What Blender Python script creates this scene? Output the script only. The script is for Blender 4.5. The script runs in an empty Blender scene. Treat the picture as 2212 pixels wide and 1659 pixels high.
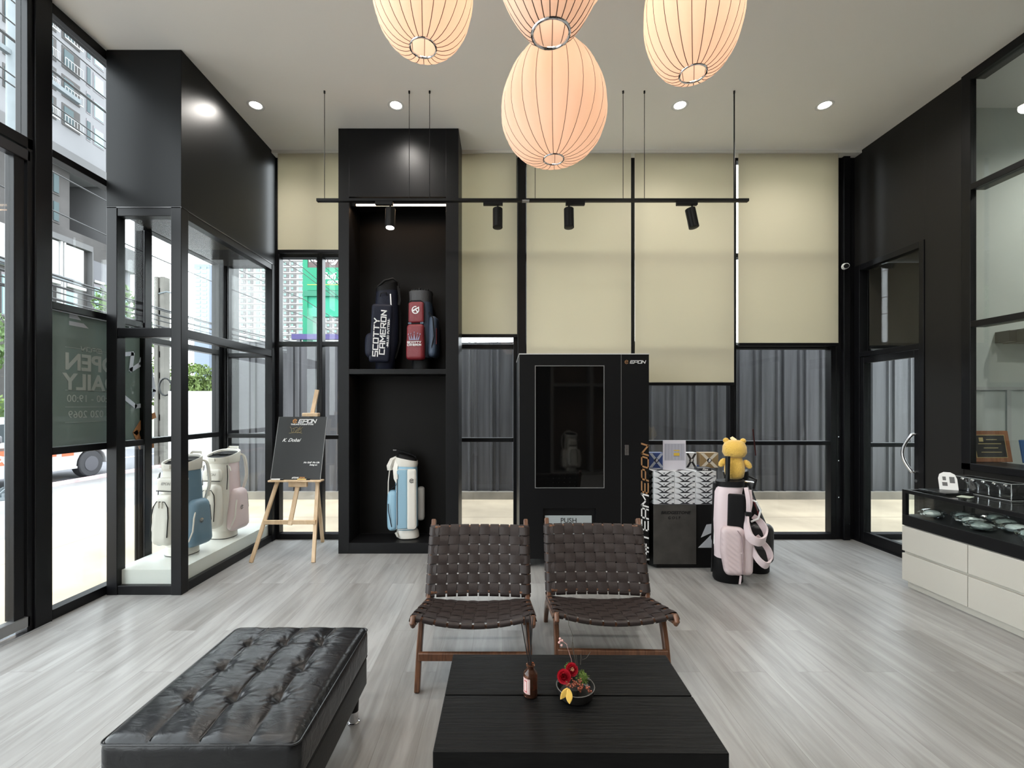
import bpy, bmesh, math, random
from mathutils import Vector, Matrix, Euler
random.seed(7)
PI = math.pi
SC = bpy.context.scene
COL = SC.collection
# ---------------------------------------------------------------- camera
F = 965.0; CX = 1085.0; CY = 878.0; EYE = 1.45
cam = bpy.data.cameras.new('camera'); cam_o = bpy.data.objects.new('camera', cam); COL.objects.link(cam_o)
cam.sensor_width = 36; cam.lens = F / 2212 * 36
cam.shift_x = (1106 - CX) / 2212; cam.shift_y = (CY - 829.5) / 2212
cam_o.location = (0, 0, EYE); cam_o.rotation_euler = (PI / 2, 0, 0)
cam.clip_start = 0.05; cam.clip_end = 800
SC.camera = cam_o
def P(px, py, d):
    return Vector(((px - CX) / F * d, d, EYE + (CY - py) / F * d))
# ---------------------------------------------------------------- light
SC.view_settings.view_transform = 'Standard'; SC.view_settings.look = 'None'
SC.view_settings.gamma = 1; SC.view_settings.exposure = 0.95
SC.view_settings.use_curve_mapping = False
W = bpy.data.worlds.new('overcast_sky'); SC.world = W; W.use_nodes = True
wn = W.node_tree.nodes; wl = W.node_tree.links
bg = wn['Background']; bg.inputs[1].default_value = 3.8
tc = wn.new('ShaderNodeTexCoord'); sx = wn.new('ShaderNodeSeparateXYZ'); cr = wn.new('ShaderNodeValToRGB')
wl.new(tc.outputs['Generated'], sx.inputs[0]); wl.new(sx.outputs[2], cr.inputs[0]); wl.new(cr.outputs[0], bg.inputs[0])
cr.color_ramp.elements[0].color = (.93, .97, 1, 1); cr.color_ramp.elements[1].color = (.86, .93, 1, 1)
SC.cycles.max_bounces = 10; SC.cycles.diffuse_bounces = 5; SC.cycles.glossy_bounces = 4
SC.cycles.transparent_max_bounces = 24; SC.cycles.sample_clamp_indirect = 6
SC.cycles.use_denoising = True
SC.cycles.caustics_reflective = False; SC.cycles.caustics_refractive = False
def lamp(kind, name, loc, power, color=(1, 1, 1), parent=None, **kw):
    l = bpy.data.lights.new(name, kind); l.energy = power; l.color = color
    for k, v in kw.items(): setattr(l, k, v)
    o = bpy.data.objects.new(name, l); COL.objects.link(o); o.location = loc
    if parent: o.parent = parent
    return o
# ---------------------------------------------------------------- materials
def srgb(r, g, b):
    f = lambda c: (c / 255 / 12.92) if c / 255 <= .04045 else ((c / 255 + .055) / 1.055) ** 2.4
    return (f(r), f(g), f(b), 1)
MATS = {}
def M(name, col=None, rough=.5, metal=0, spec=.5, bump=0, bscale=50, var=0, vscale=8, stretch=(1, 1, 1), emit=0, coat=0, alpha=1, sheen=0):
    if name in MATS: return MATS[name]
    m = bpy.data.materials.new(name); m.use_nodes = True; MATS[name] = m
    n = m.node_tree.nodes; l = m.node_tree.links; b = n['Principled BSDF']
    c = tuple(col) if len(col) == 4 else tuple(col) + (1,)
    b.inputs['Base Color'].default_value = c; b.inputs['Roughness'].default_value = rough
    b.inputs['Metallic'].default_value = metal; b.inputs['Specular IOR Level'].default_value = spec
    b.inputs['Coat Weight'].default_value = coat; b.inputs['Sheen Weight'].default_value = sheen
    if emit:
        b.inputs['Emission Color'].default_value = c; b.inputs['Emission Strength'].default_value = emit
    if bump or var:
        t = n.new('ShaderNodeTexCoord'); mp = n.new('ShaderNodeMapping'); mp.inputs['Scale'].default_value = stretch
        l.new(t.outputs['Object'], mp.inputs[0])
    if bump:
        nz = n.new('ShaderNodeTexNoise'); nz.inputs['Scale'].default_value = bscale; nz.inputs['Detail'].default_value = 6
        bp = n.new('ShaderNodeBump'); bp.inputs['Strength'].default_value = bump; bp.inputs['Distance'].default_value = .01
        l.new(mp.outputs[0], nz.inputs[0]); l.new(nz.outputs[0], bp.inputs['Height']); l.new(bp.outputs[0], b.inputs['Normal'])
    if var:
        n2 = n.new('ShaderNodeTexNoise'); n2.inputs['Scale'].default_value = vscale; n2.inputs['Detail'].default_value = 5
        r = n.new('ShaderNodeMapRange'); r.inputs[1].default_value = .3; r.inputs[2].default_value = .7
        r.inputs[3].default_value = 1 - var; r.inputs[4].default_value = 1 + var
        mx = n.new('ShaderNodeVectorMath'); mx.operation = 'SCALE'; mx.inputs[0].default_value = c[:3]
        l.new(mp.outputs[0], n2.inputs[0]); l.new(n2.outputs[0], r.inputs[0]); l.new(r.outputs[0], mx.inputs['Scale'])
        l.new(mx.outputs[0], b.inputs['Base Color'])
    return m
def glass_mat(name, tint=(1, 1, 1, 1), refl=1.0, rough=0.0):
    m = bpy.data.materials.new(name); m.use_nodes = True; n = m.node_tree.nodes; l = m.node_tree.links
    for x in list(n): n.remove(x)
    o = n.new('ShaderNodeOutputMaterial'); mix = n.new('ShaderNodeMixShader'); t = n.new('ShaderNodeBsdfTransparent')
    g = n.new('ShaderNodeBsdfGlossy'); g.inputs['Roughness'].default_value = rough
    fr = n.new('ShaderNodeLayerWeight'); fr.inputs[0].default_value = .5
    pw = n.new('ShaderNodeMath'); pw.operation = 'POWER'; pw.inputs[1].default_value = 5
    mu = n.new('ShaderNodeMath'); mu.operation = 'MULTIPLY_ADD'; mu.inputs[1].default_value = .96 * refl; mu.inputs[2].default_value = .04 * refl; mu.use_clamp = True
    t.inputs[0].default_value = tint
    l.new(fr.outputs['Facing'], pw.inputs[0]); l.new(pw.outputs[0], mu.inputs[0]); l.new(mu.outputs[0], mix.inputs[0])
    l.new(t.outputs[0], mix.inputs[1]); l.new(g.outputs[0], mix.inputs[2]); l.new(mix.outputs[0], o.inputs[0])
    MATS[name] = m
    return m
def cloth_mat(name, col, trans=.4, bump=.15, bscale=400, alpha_mix=0, tcol=None):
    m = bpy.data.materials.new(name); m.use_nodes = True; n = m.node_tree.nodes; l = m.node_tree.links
    for x in list(n): n.remove(x)
    o = n.new('ShaderNodeOutputMaterial'); mix = n.new('ShaderNodeMixShader'); mix.inputs[0].default_value = trans
    d = n.new('ShaderNodeBsdfDiffuse'); t = n.new('ShaderNodeBsdfTranslucent')
    d.inputs[0].default_value = col; t.inputs[0].default_value = tcol or col
    l.new(d.outputs[0], mix.inputs[1]); l.new(t.outputs[0], mix.inputs[2])
    out = mix
    if alpha_mix:
        m2 = n.new('ShaderNodeMixShader'); m2.inputs[0].default_value = alpha_mix; tr = n.new('ShaderNodeBsdfTransparent')
        l.new(mix.outputs[0], m2.inputs[1]); l.new(tr.outputs[0], m2.inputs[2]); out = m2
    l.new(out.outputs[0], o.inputs[0]); MATS[name] = m
    return m
def wood_floor():
    m = bpy.data.materials.new('floor_planks'); m.use_nodes = True; n = m.node_tree.nodes; l = m.node_tree.links
    b = n['Principled BSDF']
    t = n.new('ShaderNodeTexCoord'); mp = n.new('ShaderNodeMapping'); mp.inputs['Rotation'].default_value = (0, 0, PI / 2)
    l.new(t.outputs['Object'], mp.inputs[0])
    br = n.new('ShaderNodeTexBrick'); br.offset = .37; br.inputs['Scale'].default_value = 1
    br.inputs['Brick Width'].default_value = 1.22; br.inputs['Row Height'].default_value = .18
    br.inputs['Mortar Size'].default_value = .0011; br.inputs['Mortar Smooth'].default_value = .3; br.inputs['Bias'].default_value = 0
    br.inputs['Color1'].default_value = (.275, .268, .258, 1); br.inputs['Color2'].default_value = (.34, .337, .33, 1)
    br.inputs['Mortar'].default_value = (.2, .19, .18, 1)
    l.new(mp.outputs[0], br.inputs[0])
    m2 = n.new('ShaderNodeMapping'); m2.inputs['Scale'].default_value = (16, 1.3, 1); l.new(t.outputs['Object'], m2.inputs[0])
    addv = n.new('ShaderNodeVectorMath'); addv.operation = 'ADD'; sc = n.new('ShaderNodeVectorMath'); sc.operation = 'SCALE'; sc.inputs['Scale'].default_value = 60
    l.new(br.outputs['Color'], sc.inputs[0]); l.new(m2.outputs[0], addv.inputs[0]); l.new(sc.outputs[0], addv.inputs[1])
    nz = n.new('ShaderNodeTexNoise'); nz.inputs['Scale'].default_value = 1; nz.inputs['Detail'].default_value = 8; nz.inputs['Roughness'].default_value = .62; nz.inputs['Distortion'].default_value = .6
    l.new(addv.outputs[0], nz.inputs[0])
    rp = n.new('ShaderNodeValToRGB'); rp.color_ramp.elements[0].position = .3; rp.color_ramp.elements[0].color = (.55, .53, .51, 1)
    rp.color_ramp.elements[1].position = .62; rp.color_ramp.elements[1].color = (1.05, 1.05, 1.05, 1)
    l.new(nz.outputs[0], rp.inputs[0])
    mul = n.new('ShaderNodeMixRGB'); mul.blend_type = 'MULTIPLY'; mul.inputs[0].default_value = .8
    l.new(br.outputs['Color'], mul.inputs[1]); l.new(rp.outputs[0], mul.inputs[2]); l.new(mul.outputs[0], b.inputs['Base Color'])
    b.inputs['Roughness'].default_value = .34; b.inputs['Specular IOR Level'].default_value = .55
    bp = n.new('ShaderNodeBump'); bp.inputs['Strength'].default_value = .12; bp.inputs['Distance'].default_value = .004
    l.new(nz.outputs[0], bp.inputs['Height']); l.new(bp.outputs[0], b.inputs['Normal'])
    return m
def grain_wood(name, c1, c2, rough=.4, scale=(2, 30, 30), bump=.3, spec=.5):
    m = bpy.data.materials.new(name); m.use_nodes = True; n = m.node_tree.nodes; l = m.node_tree.links; b = n['Principled BSDF']
    t = n.new('ShaderNodeTexCoord'); mp = n.new('ShaderNodeMapping'); mp.inputs['Scale'].default_value = scale
    l.new(t.outputs['Object'], mp.inputs[0])
    nz = n.new('ShaderNodeTexNoise'); nz.inputs['Scale'].default_value = 1; nz.inputs['Detail'].default_value = 7; nz.inputs['Distortion'].default_value = 1.6
    l.new(mp.outputs[0], nz.inputs[0]); r = n.new('ShaderNodeValToRGB')
    r.color_ramp.elements[0].position = .35; r.color_ramp.elements[0].color = c1; r.color_ramp.elements[1].position = .65; r.color_ramp.elements[1].color = c2
    l.new(nz.outputs[0], r.inputs[0]); l.new(r.outputs[0], b.inputs['Base Color'])
    bp = n.new('ShaderNodeBump'); bp.inputs['Strength'].default_value = bump; bp.inputs['Distance'].default_value = .004
    l.new(nz.outputs[0], bp.inputs['Height']); l.new(bp.outputs[0], b.inputs['Normal'])
    b.inputs['Roughness'].default_value = rough; b.inputs['Specular IOR Level'].default_value = spec
    MATS[name] = m
    return m
black = M('black_lacquer', (.006, .006, .0065), .42, spec=.2, bump=.05, bscale=90)
frame = M('black_aluminium', (.005, .005, .006), .36, spec=.25)
brownblack = M('charcoal_laminate', (.012, .0112, .0105), .5, spec=.22, bump=.04, bscale=60)
white_paint = M('white_paint', (.74, .72, .68), .7, bump=.03, bscale=30)
ceil_m = M('ceiling_paint', (.93, .915, .885), .9, bump=.02, bscale=30)
greywall = M('grey_paint', (.48, .52, .50), .8)
glass = glass_mat('clear_glass', (.97, .985, .98, 1), .6)
case_glass = glass_mat('case_glass', (.975, .985, .98, 1), .22)
office_glass = glass_mat('office_glass', (.92, .95, .94, 1), 1.3)
acrylic = glass_mat('acrylic', (.97, .98, .98, 1), 1.2)
blind_m = cloth_mat('beige_blind', (.64, .60, .48, 1), .40, tcol=(.68, .64, .51, 1))
dark_blind = cloth_mat('dark_blind', (.07, .062, .052, 1), .1)
chrome = M('chrome', (.75, .75, .77), .12, 1)
steel = M('galvanised_steel', (.13, .15, .16), .65, .1, bump=.1, bscale=12, var=.15, vscale=3)
white_pl = M('white_leather', (.72, .69, .63), .42, bump=.08, bscale=120)
pink_pl = M('pale_pink_leather', (.66, .53, .54), .45, bump=.08, bscale=120)
blue_pl = M('steel_blue_leather', (.13, .22, .30), .45, bump=.08, bscale=120)
ltblue = M('light_blue_leather', (.28, .46, .58), .5, bump=.08, bscale=120)
navy = M('navy_nylon', (.008, .010, .022), .6, spec=.25, bump=.2, bscale=90)
red_ny = M('red_nylon', (.16, .008, .014), .5, bump=.2, bscale=60)
blue_ny = M('dull_blue_nylon', (.05, .075, .12), .6, bump=.2, bscale=90)
blk_ny = M('black_nylon', (.005, .005, .0055), .6, spec=.2, bump=.2, bscale=90)
blk_pl = M('black_plastic', (.006, .006, .0065), .38, spec=.3)
white_pr = M('white_print', (.8, .8, .8), .5)
gold_pr = M('bronze_print', (.42, .22, .10), .4, .2)
orange_pr = M('orange_print', (.62, .28, .07), .45)
metal_d = M('dark_metal', (.06, .06, .065), .35, .8)
white_m = M('white_matt', (.78, .78, .77), .55)
# ---------------------------------------------------------------- mesh builder
class MB:
    def __init__(s): s.v = []; s.f = []; s.mi = []
    def add(s, vs, fs, mi=0, mat=None):
        o = len(s.v)
        s.v += [tuple(mat @ Vector(p)) if mat is not None else tuple(p) for p in vs]
        for f in fs: s.f.append([i + o for i in f]); s.mi.append(mi)
        return s
    def box(s, x0, x1, y0, y1, z0, z1, mi=0, mat=None):
        v = [(x, y, z) for z in (z0, z1) for y in (y0, y1) for x in (x0, x1)]
        return s.add(v, [(0, 2, 3, 1), (4, 5, 7, 6), (0, 1, 5, 4), (2, 6, 7, 3), (0, 4, 6, 2), (1, 3, 7, 5)], mi, mat)
    def bar(s, p0, p1, w, h, up=(0, 0, 1), mi=0):
        p0 = Vector(p0); p1 = Vector(p1); d = (p1 - p0); L = d.length; d.normalize(); up = Vector(up)
        if abs(d.dot(up)) > .98: up = Vector((0, 1, 0))
        x = d.cross(up).normalized(); y = x.cross(d).normalized()
        m = Matrix((x, d, y)).transposed().to_4x4(); m.translation = p0
        return s.box(-w / 2, w / 2, 0, L, -h / 2, h / 2, mi, m)
    def rings(s, rs, cap0=True, cap1=True, closed=True, mi=0, mif=None):
        o = len(s.v); n = len(rs[0])
        for r in rs: s.v += [tuple(p) for p in r]
        for i in range(len(rs) - 1):
            for j in range(n if closed else n - 1):
                k = (j + 1) % n
                s.f.append([o + i * n + j, o + i * n + k, o + (i + 1) * n + k, o + (i + 1) * n + j]); s.mi.append(mif(i, j) if mif else mi)
        if cap0: s.f.append([o + j for j in range(n)][::-1]); s.mi.append(mi)
        if cap1: s.f.append([o + (len(rs) - 1) * n + j for j in range(n)]); s.mi.append(mi)
        return s
    def tube(s, pts, r, n=8, mi=0, cap=True, closed=False):
        pts = [Vector(p) for p in pts]; rs = []; m = len(pts)
        ref = None
        for i, p in enumerate(pts):
            if closed: t = (pts[(i + 1) % m] - pts[i - 1]).normalized()
            else: t = (pts[min(i + 1, m - 1)] - pts[max(i - 1, 0)]).normalized()
            if ref is None: ref = Vector((0, 0, 1)) if abs(t.z) < .9 else Vector((1, 0, 0))
            a = t.cross(ref).normalized(); b = a.cross(t).normalized(); ref = b
            rr = r[i] if isinstance(r, (list, tuple)) else r
            rs.append([p + a * math.cos(2 * PI * k / n) * rr + b * math.sin(2 * PI * k / n) * rr for k in range(n)])
        if closed: rs.append(rs[0])
        return s.rings(rs, cap and not closed, cap and not closed, True, mi)
    def strap(s, pts, w, t, side, mi=0):
        """flat band along pts; side = vector across the band (or list)"""
        pts = [Vector(p) for p in pts]; rs = []
        for i, p in enumerate(pts):
            d = (pts[min(i + 1, len(pts) - 1)] - pts[max(i - 1, 0)]).normalized()
            a = Vector(side[i] if isinstance(side, list) else side).normalized(); a = (a - d * a.dot(d)).normalized(); b = a.cross(d)
            ww = w[i] if isinstance(w, (list, tuple)) else w
            rs.append([p + a * ww / 2 + b * t / 2, p - a * ww / 2 + b * t / 2, p - a * ww / 2 - b * t / 2, p + a * ww / 2 - b * t / 2])
        return s.rings(rs, mi=mi)
    def lathe(s, prof, n=32, c=(0, 0, 0), mi=0, cap0=True, cap1=True):
        rs = [[(c[0] + r * math.cos(2 * PI * k / n), c[1] + r * math.sin(2 * PI * k / n), c[2] + z) for k in range(n)] for r, z in prof]
        return s.rings(rs, cap0, cap1, True, mi)
    def cyl(s, p0, p1, r0, r1=None, n=16, mi=0):
        return s.tube([p0, p1], [r0, r0 if r1 is None else r1], n, mi)
    def prism(s, poly, mat, depth, mi=0):
        """2-D polygon in local xy, extruded along local +z by depth, then mat"""
        n = len(poly); v = [(x, y, 0) for x, y in poly] + [(x, y, depth) for x, y in poly]
        f = [list(range(n))[::-1], [n + i for i in range(n)]] + [[i, (i + 1) % n, n + (i + 1) % n, n + i] for i in range(n)]
        return s.add(v, f, mi, mat)
    def rbox(s, c, size, r, n=(6, 6, 6), rot=None, fn=None, mi=0):
        """rounded box of evenly cut faces, fn(x,y,z)->(x,y,z) shapes it further"""
        hx, hy, hz = size[0] / 2, size[1] / 2, size[2] / 2; r = min(r, hx, hy, hz)
        m = Matrix.Translation(c) @ (rot.to_4x4() if rot is not None else Matrix())
        idx = {}; base = len(s.v)
        def cut(h, k):
            # sample more densely near the rounded edge
            out = [-h]; seg = 3
            for i in range(1, seg + 1): out.append(-h + r * i / seg)
            for i in range(1, k): out.append((-h + r) + (2 * h - 2 * r) * i / k)
            for i in range(seg, -1, -1): out.append(h - r * i / seg)
            o2 = []
            for a in out:
                if not o2 or a - o2[-1] > 1e-6: o2.append(a)
            return o2
        X, Y, Z = cut(hx, n[0]), cut(hy, n[1]), cut(hz, n[2])
        def vert(i, j, k):
            key = (i, j, k)
            if key in idx: return idx[key]
            p = Vector((X[i], Y[j], Z[k])); q = Vector((max(-hx + r, min(hx - r, p.x)), max(-hy + r, min(hy - r, p.y)), max(-hz + r, min(hz - r, p.z))))
            d = p - q
            if d.length > 1e-9: p = q + d.normalized() * r * (max(abs(d.x), abs(d.y), abs(d.z)) / r)
            if fn: p = Vector(fn(p.x, p.y, p.z))
            s.v.append(tuple(m @ p)); idx[key] = len(s.v) - 1
            return idx[key]
        nx, ny, nz = len(X) - 1, len(Y) - 1, len(Z) - 1
        for i in range(nx):
            for j in range(ny):
                s.f.append([vert(i, j, 0), vert(i, j + 1, 0), vert(i + 1, j + 1, 0), vert(i + 1, j, 0)]); s.mi.append(mi)
                s.f.append([vert(i, j, nz), vert(i + 1, j, nz), vert(i + 1, j + 1, nz), vert(i, j + 1, nz)]); s.mi.append(mi)
        for i in range(nx):
            for k in range(nz):
                s.f.append([vert(i, 0, k), vert(i + 1, 0, k), vert(i + 1, 0, k + 1), vert(i, 0, k + 1)]); s.mi.append(mi)
                s.f.append([vert(i, ny, k), vert(i, ny, k + 1), vert(i + 1, ny, k + 1), vert(i + 1, ny, k)]); s.mi.append(mi)
        for j in range(ny):
            for k in range(nz):
                s.f.append([vert(0, j, k), vert(0, j, k + 1), vert(0, j + 1, k + 1), vert(0, j + 1, k)]); s.mi.append(mi)
                s.f.append([vert(nx, j, k), vert(nx, j + 1, k), vert(nx, j + 1, k + 1), vert(nx, j, k + 1)]); s.mi.append(mi)
        return s
    def ball(s, c, r, n=12, sc=(1, 1, 1), mi=0, rot=None):
        rs = []
        m = rot.to_matrix() if rot is not None else Matrix.Identity(3)
        for i in range(n // 2 + 1):
            a = PI * i / (n // 2); rr = max(math.sin(a), .02)
            rs.append([Vector(c) + m @ Vector((r * sc[0] * rr * math.cos(2 * PI * k / n), r * sc[1] * rr * math.sin(2 * PI * k / n), -r * sc[2] * math.cos(a))) for k in range(n)])
        return s.rings(rs, mi=mi)
    def build(s, name, mat, parent=None, bevel=0, smooth=True, ang=35, loc=None, sub=0):
        me = bpy.data.meshes.new(name); me.from_pydata([tuple(p) for p in s.v], [], s.f)
        for m in (mat if isinstance(mat, (list, tuple)) else [mat]): me.materials.append(m)
        if any(s.mi): me.polygons.foreach_set('material_index', s.mi)
        bm = bmesh.new(); bm.from_mesh(me); bmesh.ops.recalc_face_normals(bm, faces=bm.faces); bm.to_mesh(me); bm.free()
        if smooth:
            me.polygons.foreach_set('use_smooth', [True] * len(me.polygons)); me.set_sharp_from_angle(angle=math.radians(ang))
        me.update()
        o = bpy.data.objects.new(name, me); COL.objects.link(o)
        if parent: o.parent = parent
        if loc: o.location = loc
        if bevel:
            b = o.modifiers.new('bevel', 'BEVEL'); b.width = bevel; b.segments = 2; b.limit_method = 'ANGLE'; b.angle_limit = math.radians(40)
        if sub:
            b = o.modifiers.new('sub', 'SUBSURF'); b.levels = sub; b.render_levels = sub
        return o
def smooth_path(pts, k=4):
    pts = [Vector(p) for p in pts]; out = []
    for i in range(len(pts) - 1):
        p0 = pts[max(i - 1, 0)]; p1 = pts[i]; p2 = pts[i + 1]; p3 = pts[min(i + 2, len(pts) - 1)]
        for j in range(k):
            t = j / k
            out.append(.5 * ((2 * p1) + (p2 - p0) * t + (2 * p0 - 5 * p1 + 4 * p2 - p3) * t * t + (3 * p1 - p0 - 3 * p2 + p3) * t ** 3))
    return out + [pts[-1]]
def smooth_w(w, n, k=4):
    if not isinstance(w, (list, tuple)): return w
    return [w[min(i // k, n - 2)] + (w[min(i // k + 1, n - 1)] - w[min(i // k, n - 2)]) * ((i % k) / k if i < (n - 1) * k else 1) for i in range((n - 1) * k + 1)]
def B(x0, x1, y0, y1, z0, z1): return MB().box(x0, x1, y0, y1, z0, z1)
def tag(o, label=None, cat=None, group=None, kind=None):
    if label: o['label'] = label
    if cat: o['category'] = cat
    if group: o['group'] = group
    if kind: o['kind'] = kind
    return o
def thing(name, label, cat, loc=(0, 0, 0), rz=0, group=None):
    o = bpy.data.objects.new(name, None); COL.objects.link(o); o.location = loc; o.rotation_euler = (0, 0, rz)
    o.empty_display_size = .1
    return tag(o, label, cat, group)
def struct(o): o['kind'] = 'structure'; return o
def copy_tree(root, loc=None, rz=None, label=None, group=None):
    def cp(o, par):
        c = o.copy(); COL.objects.link(c)
        if par: c.parent = par
        for ch in KIDS.get(o.name, [x for x in o.children]): cp(ch, c)
        return c
    c = cp(root, None)
    if loc is not None: c.location = loc
    if rz is not None: c.rotation_euler = (0, 0, rz)
    if label: c['label'] = label
    if group: c['group'] = group
    return c
KIDS = {}
def text_mesh(s, size, mat, parent, loc, rot, depth=.002, shear=0, bold=0, align='CENTER', name='lettering', sx=1, spacing=1, mirror=False):
    cu = bpy.data.curves.new(name, 'FONT'); cu.body = s; cu.size = size; cu.extrude = depth / 2; cu.shear = shear; cu.offset = bold
    cu.align_x = align; cu.align_y = 'CENTER'; cu.space_character = spacing; cu.resolution_u = 3
    t = bpy.data.objects.new('tmp', cu); COL.objects.link(t); bpy.context.view_layer.update()
    me = bpy.data.meshes.new_from_object(t.evaluated_get(bpy.context.evaluated_depsgraph_get()))
    COL.objects.unlink(t); bpy.data.objects.remove(t); bpy.data.curves.remove(cu)
    me.name = name; me.materials.clear(); me.materials.append(mat)
    me.transform(Matrix.Diagonal((-sx if mirror else sx, 1, 1, 1)))
    if mirror: me.flip_normals()
    o = bpy.data.objects.new(name, me); COL.objects.link(o)
    if parent: o.parent = parent
    o.location = loc; o.rotation_euler = rot
    return o
G = {'E': [[(.8, 1), (0, 1), (0, 0), (.8, 0)], [(0, .5), (.7, .5)]], 'P': [[(0, 0), (0, 1), (.8, 1), (.8, .42), (0, .42)]],
     'O': [[(0, 0), (0, 1), (.8, 1), (.8, 0), (0, 0)]], 'N': [[(0, 0), (0, 1), (.8, 0), (.8, 1)]], 'T': [[(0, 1), (.8, 1)], [(.4, 1), (.4, 0)]],
     'A': [[(0, 0), (0, 1), (.8, 1), (.8, 0)], [(0, .42), (.8, .42)]], 'M': [[(0, 0), (0, 1), (.5, .35), (1, 1), (1, 0)]],
     '#': [[(.25, 0), (.25, 1)], [(.6, 0), (.6, 1)], [(0, .33), (.85, .33)], [(0, .67), (.85, .67)]],
     'S': [[(.8, 1), (0, 1), (0, .5), (.8, .5), (.8, 0), (0, 0)]], 'C': [[(.8, 1), (0, 1), (0, 0), (.8, 0)]],
     'Y': [[(0, 1), (.4, .5), (.8, 1)], [(.4, .5), (.4, 0)]], 'R': [[(0, 0), (0, 1), (.8, 1), (.8, .45), (0, .45)], [(.4, .45), (.8, 0)]], ' ': []}
def strokes(mb, s, h, w=.2, shear=0, wide=1.0, x0=0, y0=0, depth=.002, gap=.3, mi=0):
    """squared techno capitals from straight strokes; returns the end x"""
    x = 0.0
    for ch in s:
        adv = 1.0 if ch == 'M' else .8
        for pl in G.get(ch, []):
            for (ax, ay), (bx, by) in zip(pl, pl[1:]):
                a = Vector((ax * wide, ay)); b = Vector((bx * wide, by)); d = (b - a)
                if d.length < 1e-6: continue
                d.normalize(); nrm = Vector((-d.y, d.x)) * w / 2; e = d * w / 2
                q = [a - e - nrm, b + e - nrm, b + e + nrm, a - e + nrm]
                q = [((p.x + x + p.y * shear) * h + x0, p.y * h + y0) for p in q]
                mb.prism(q, Matrix(), depth, mi)
        x += adv * wide + gap
    return x * h + x0
def glyph_obj(s, h, mat, parent, loc, rot, w=.2, shear=0, wide=1, depth=.002, gap=.3, center=True, name='lettering'):
    mb = MB(); e = strokes(mb, s, h, w, shear, wide, 0, 0, depth, gap)
    if center:
        mb.v = [(x - (e - gap * h) / 2, y - h / 2, z) for x, y, z in mb.v]
    o = mb.build(name, mat, parent, smooth=False); o.location = loc; o.rotation_euler = rot
    return o
def hexlogo(r, mat, parent, loc, rot, depth=.002, name='emblem', w=.22):
    mb = MB()
    P6 = [(r * math.cos(PI / 2 + k * PI / 3), r * math.sin(PI / 2 + k * PI / 3)) for k in range(6)]
    def seg(a, b):
        a = Vector(a); b = Vector(b); d = (b - a).normalized(); n = Vector((-d.y, d.x)) * r * w / 2; e = d * r * w * .28
        q = [a - e - n, b + e - n, b + e + n, a - e + n]; mb.prism([tuple(p) for p in q], Matrix(), depth)
    for k in (0, 1, 2, 3, 5): seg(P6[k], P6[(k + 1) % 6])
    seg((P6[5][0] * .95, P6[5][1] * .9), (0, -r * .1)); seg((0, -r * .1), (-r * .42, r * .2))
    o = mb.build(name, mat, parent, smooth=False); o.location = loc; o.rotation_euler = rot
    return o
FRONT = (PI / 2, 0, 0)      # text standing up, facing the camera (-y)
# ================================================================ ROOM SHELL
YB = 4.87; XL = -3.05; XR = 3.84; CH = 4.19; YF = -2.6
struct(MB().box(XL - .1, 7.2, YF - .15, YB + .1, -.06, 0).build('floor', wood_floor(), smooth=False))
struct(MB().box(XL - .1, 7.2, YF - .15, YB + .15, CH, CH + .15).build('ceiling', ceil_m, smooth=False))
struct(B(XL - .1, 7.2, YF - .15, YF, 0, CH).build('wall_front', M('front_wall_white', (.58, .58, .58), .7), smooth=False))
# right wall: dark panels round the doorway and under the office window
mb = MB().box(XR, XR + .1, 4.06, YB + .1, 2.97, CH).box(XR, XR + .1, 3.72, 4.06, 0, CH).box(XR, XR + .1, YF, 3.72, 0, .93)
struct(mb.build('wall_right', brownblack, smooth=False, bevel=.002))
struct(B(XR - .003, XR, 3.715, 3.719, 0, .93).build('trim_1', black, smooth=False))
# office and the passage behind the right wall
mb = MB().box(XR + .1, 7.1, 4.1, 4.2, 0, CH)
gw = struct(mb.build('wall_office', greywall, smooth=False))
struct(MB().box(XR + .1, 5.3, 4.085, 4.1, 1.60, 1.63).box(4.62, 4.66, 4.088, 4.1, 0, 1.60).build('trim_2', M('grey_trim', (.42, .44, .43), .7), smooth=False))
struct(B(7.1, 7.2, YF, YB, 0, CH).build('wall_office_side', white_paint, smooth=False))
struct(B(XR + .1, 7.1, 4.2, YB, 2.99, 3.06).build('ceiling_passage', brownblack, smooth=False))

# ---------------------------------------------------------------- glazing
def window(n, fr, panes, mat=frame, gm=glass):
    """fr, panes: lists of boxes"""
    m = MB()
    for b in fr: m.box(*b)
    w = struct(m.build('window_%d' % n, mat, smooth=False, bevel=.003))
    for p in panes:
        g = B(*p).build('window_pane', gm, w, smooth=False)
    return w
def back_bay(n, x0, x1, rails, t=.045, lf=.03, rf=.03, z1=CH - .03, blocked=None):
    fr = [(x0, x0 + lf, YB, YB + .09, 0, CH), (x1 - rf, x1, YB, YB + .09, 0, CH)]
    zs = [0] + rails + [z1]
    for z, h in [(.03, .06)] + [(r, t) for r in rails] + [(z1, .06)]:
        fr.append((x0 + lf, x1 - rf, YB, YB + .09, z - h / 2, z + h / 2))
    panes = []
    for a, b in zip(zs, zs[1:]):
        panes.append((x0 + lf, x1 - rf, YB + .03, YB + .036, a + (.06 if a == 0 else t / 2), b - t / 2))
    return window(n, fr, panes)
bx = lambda px: (px - CX) / F * YB
back_bay(1, bx(487) , bx(597), [1.13, 2.01, 3.0], lf=.02, rf=.05)
back_bay(2, bx(597) + .001, bx(690), [1.115, 2.135, 3.10], lf=.03, rf=.03)
back_bay(3, bx(690) + .001, bx(850), [1.115, 2.135, 3.10], lf=.03, rf=.03)
back_bay(4, bx(850) + .001, bx(1118), [1.085, 2.105, 3.10], lf=.03, rf=.045)
back_bay(5, bx(1136), bx(1365), [1.07, 2.10, 3.10])
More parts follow.
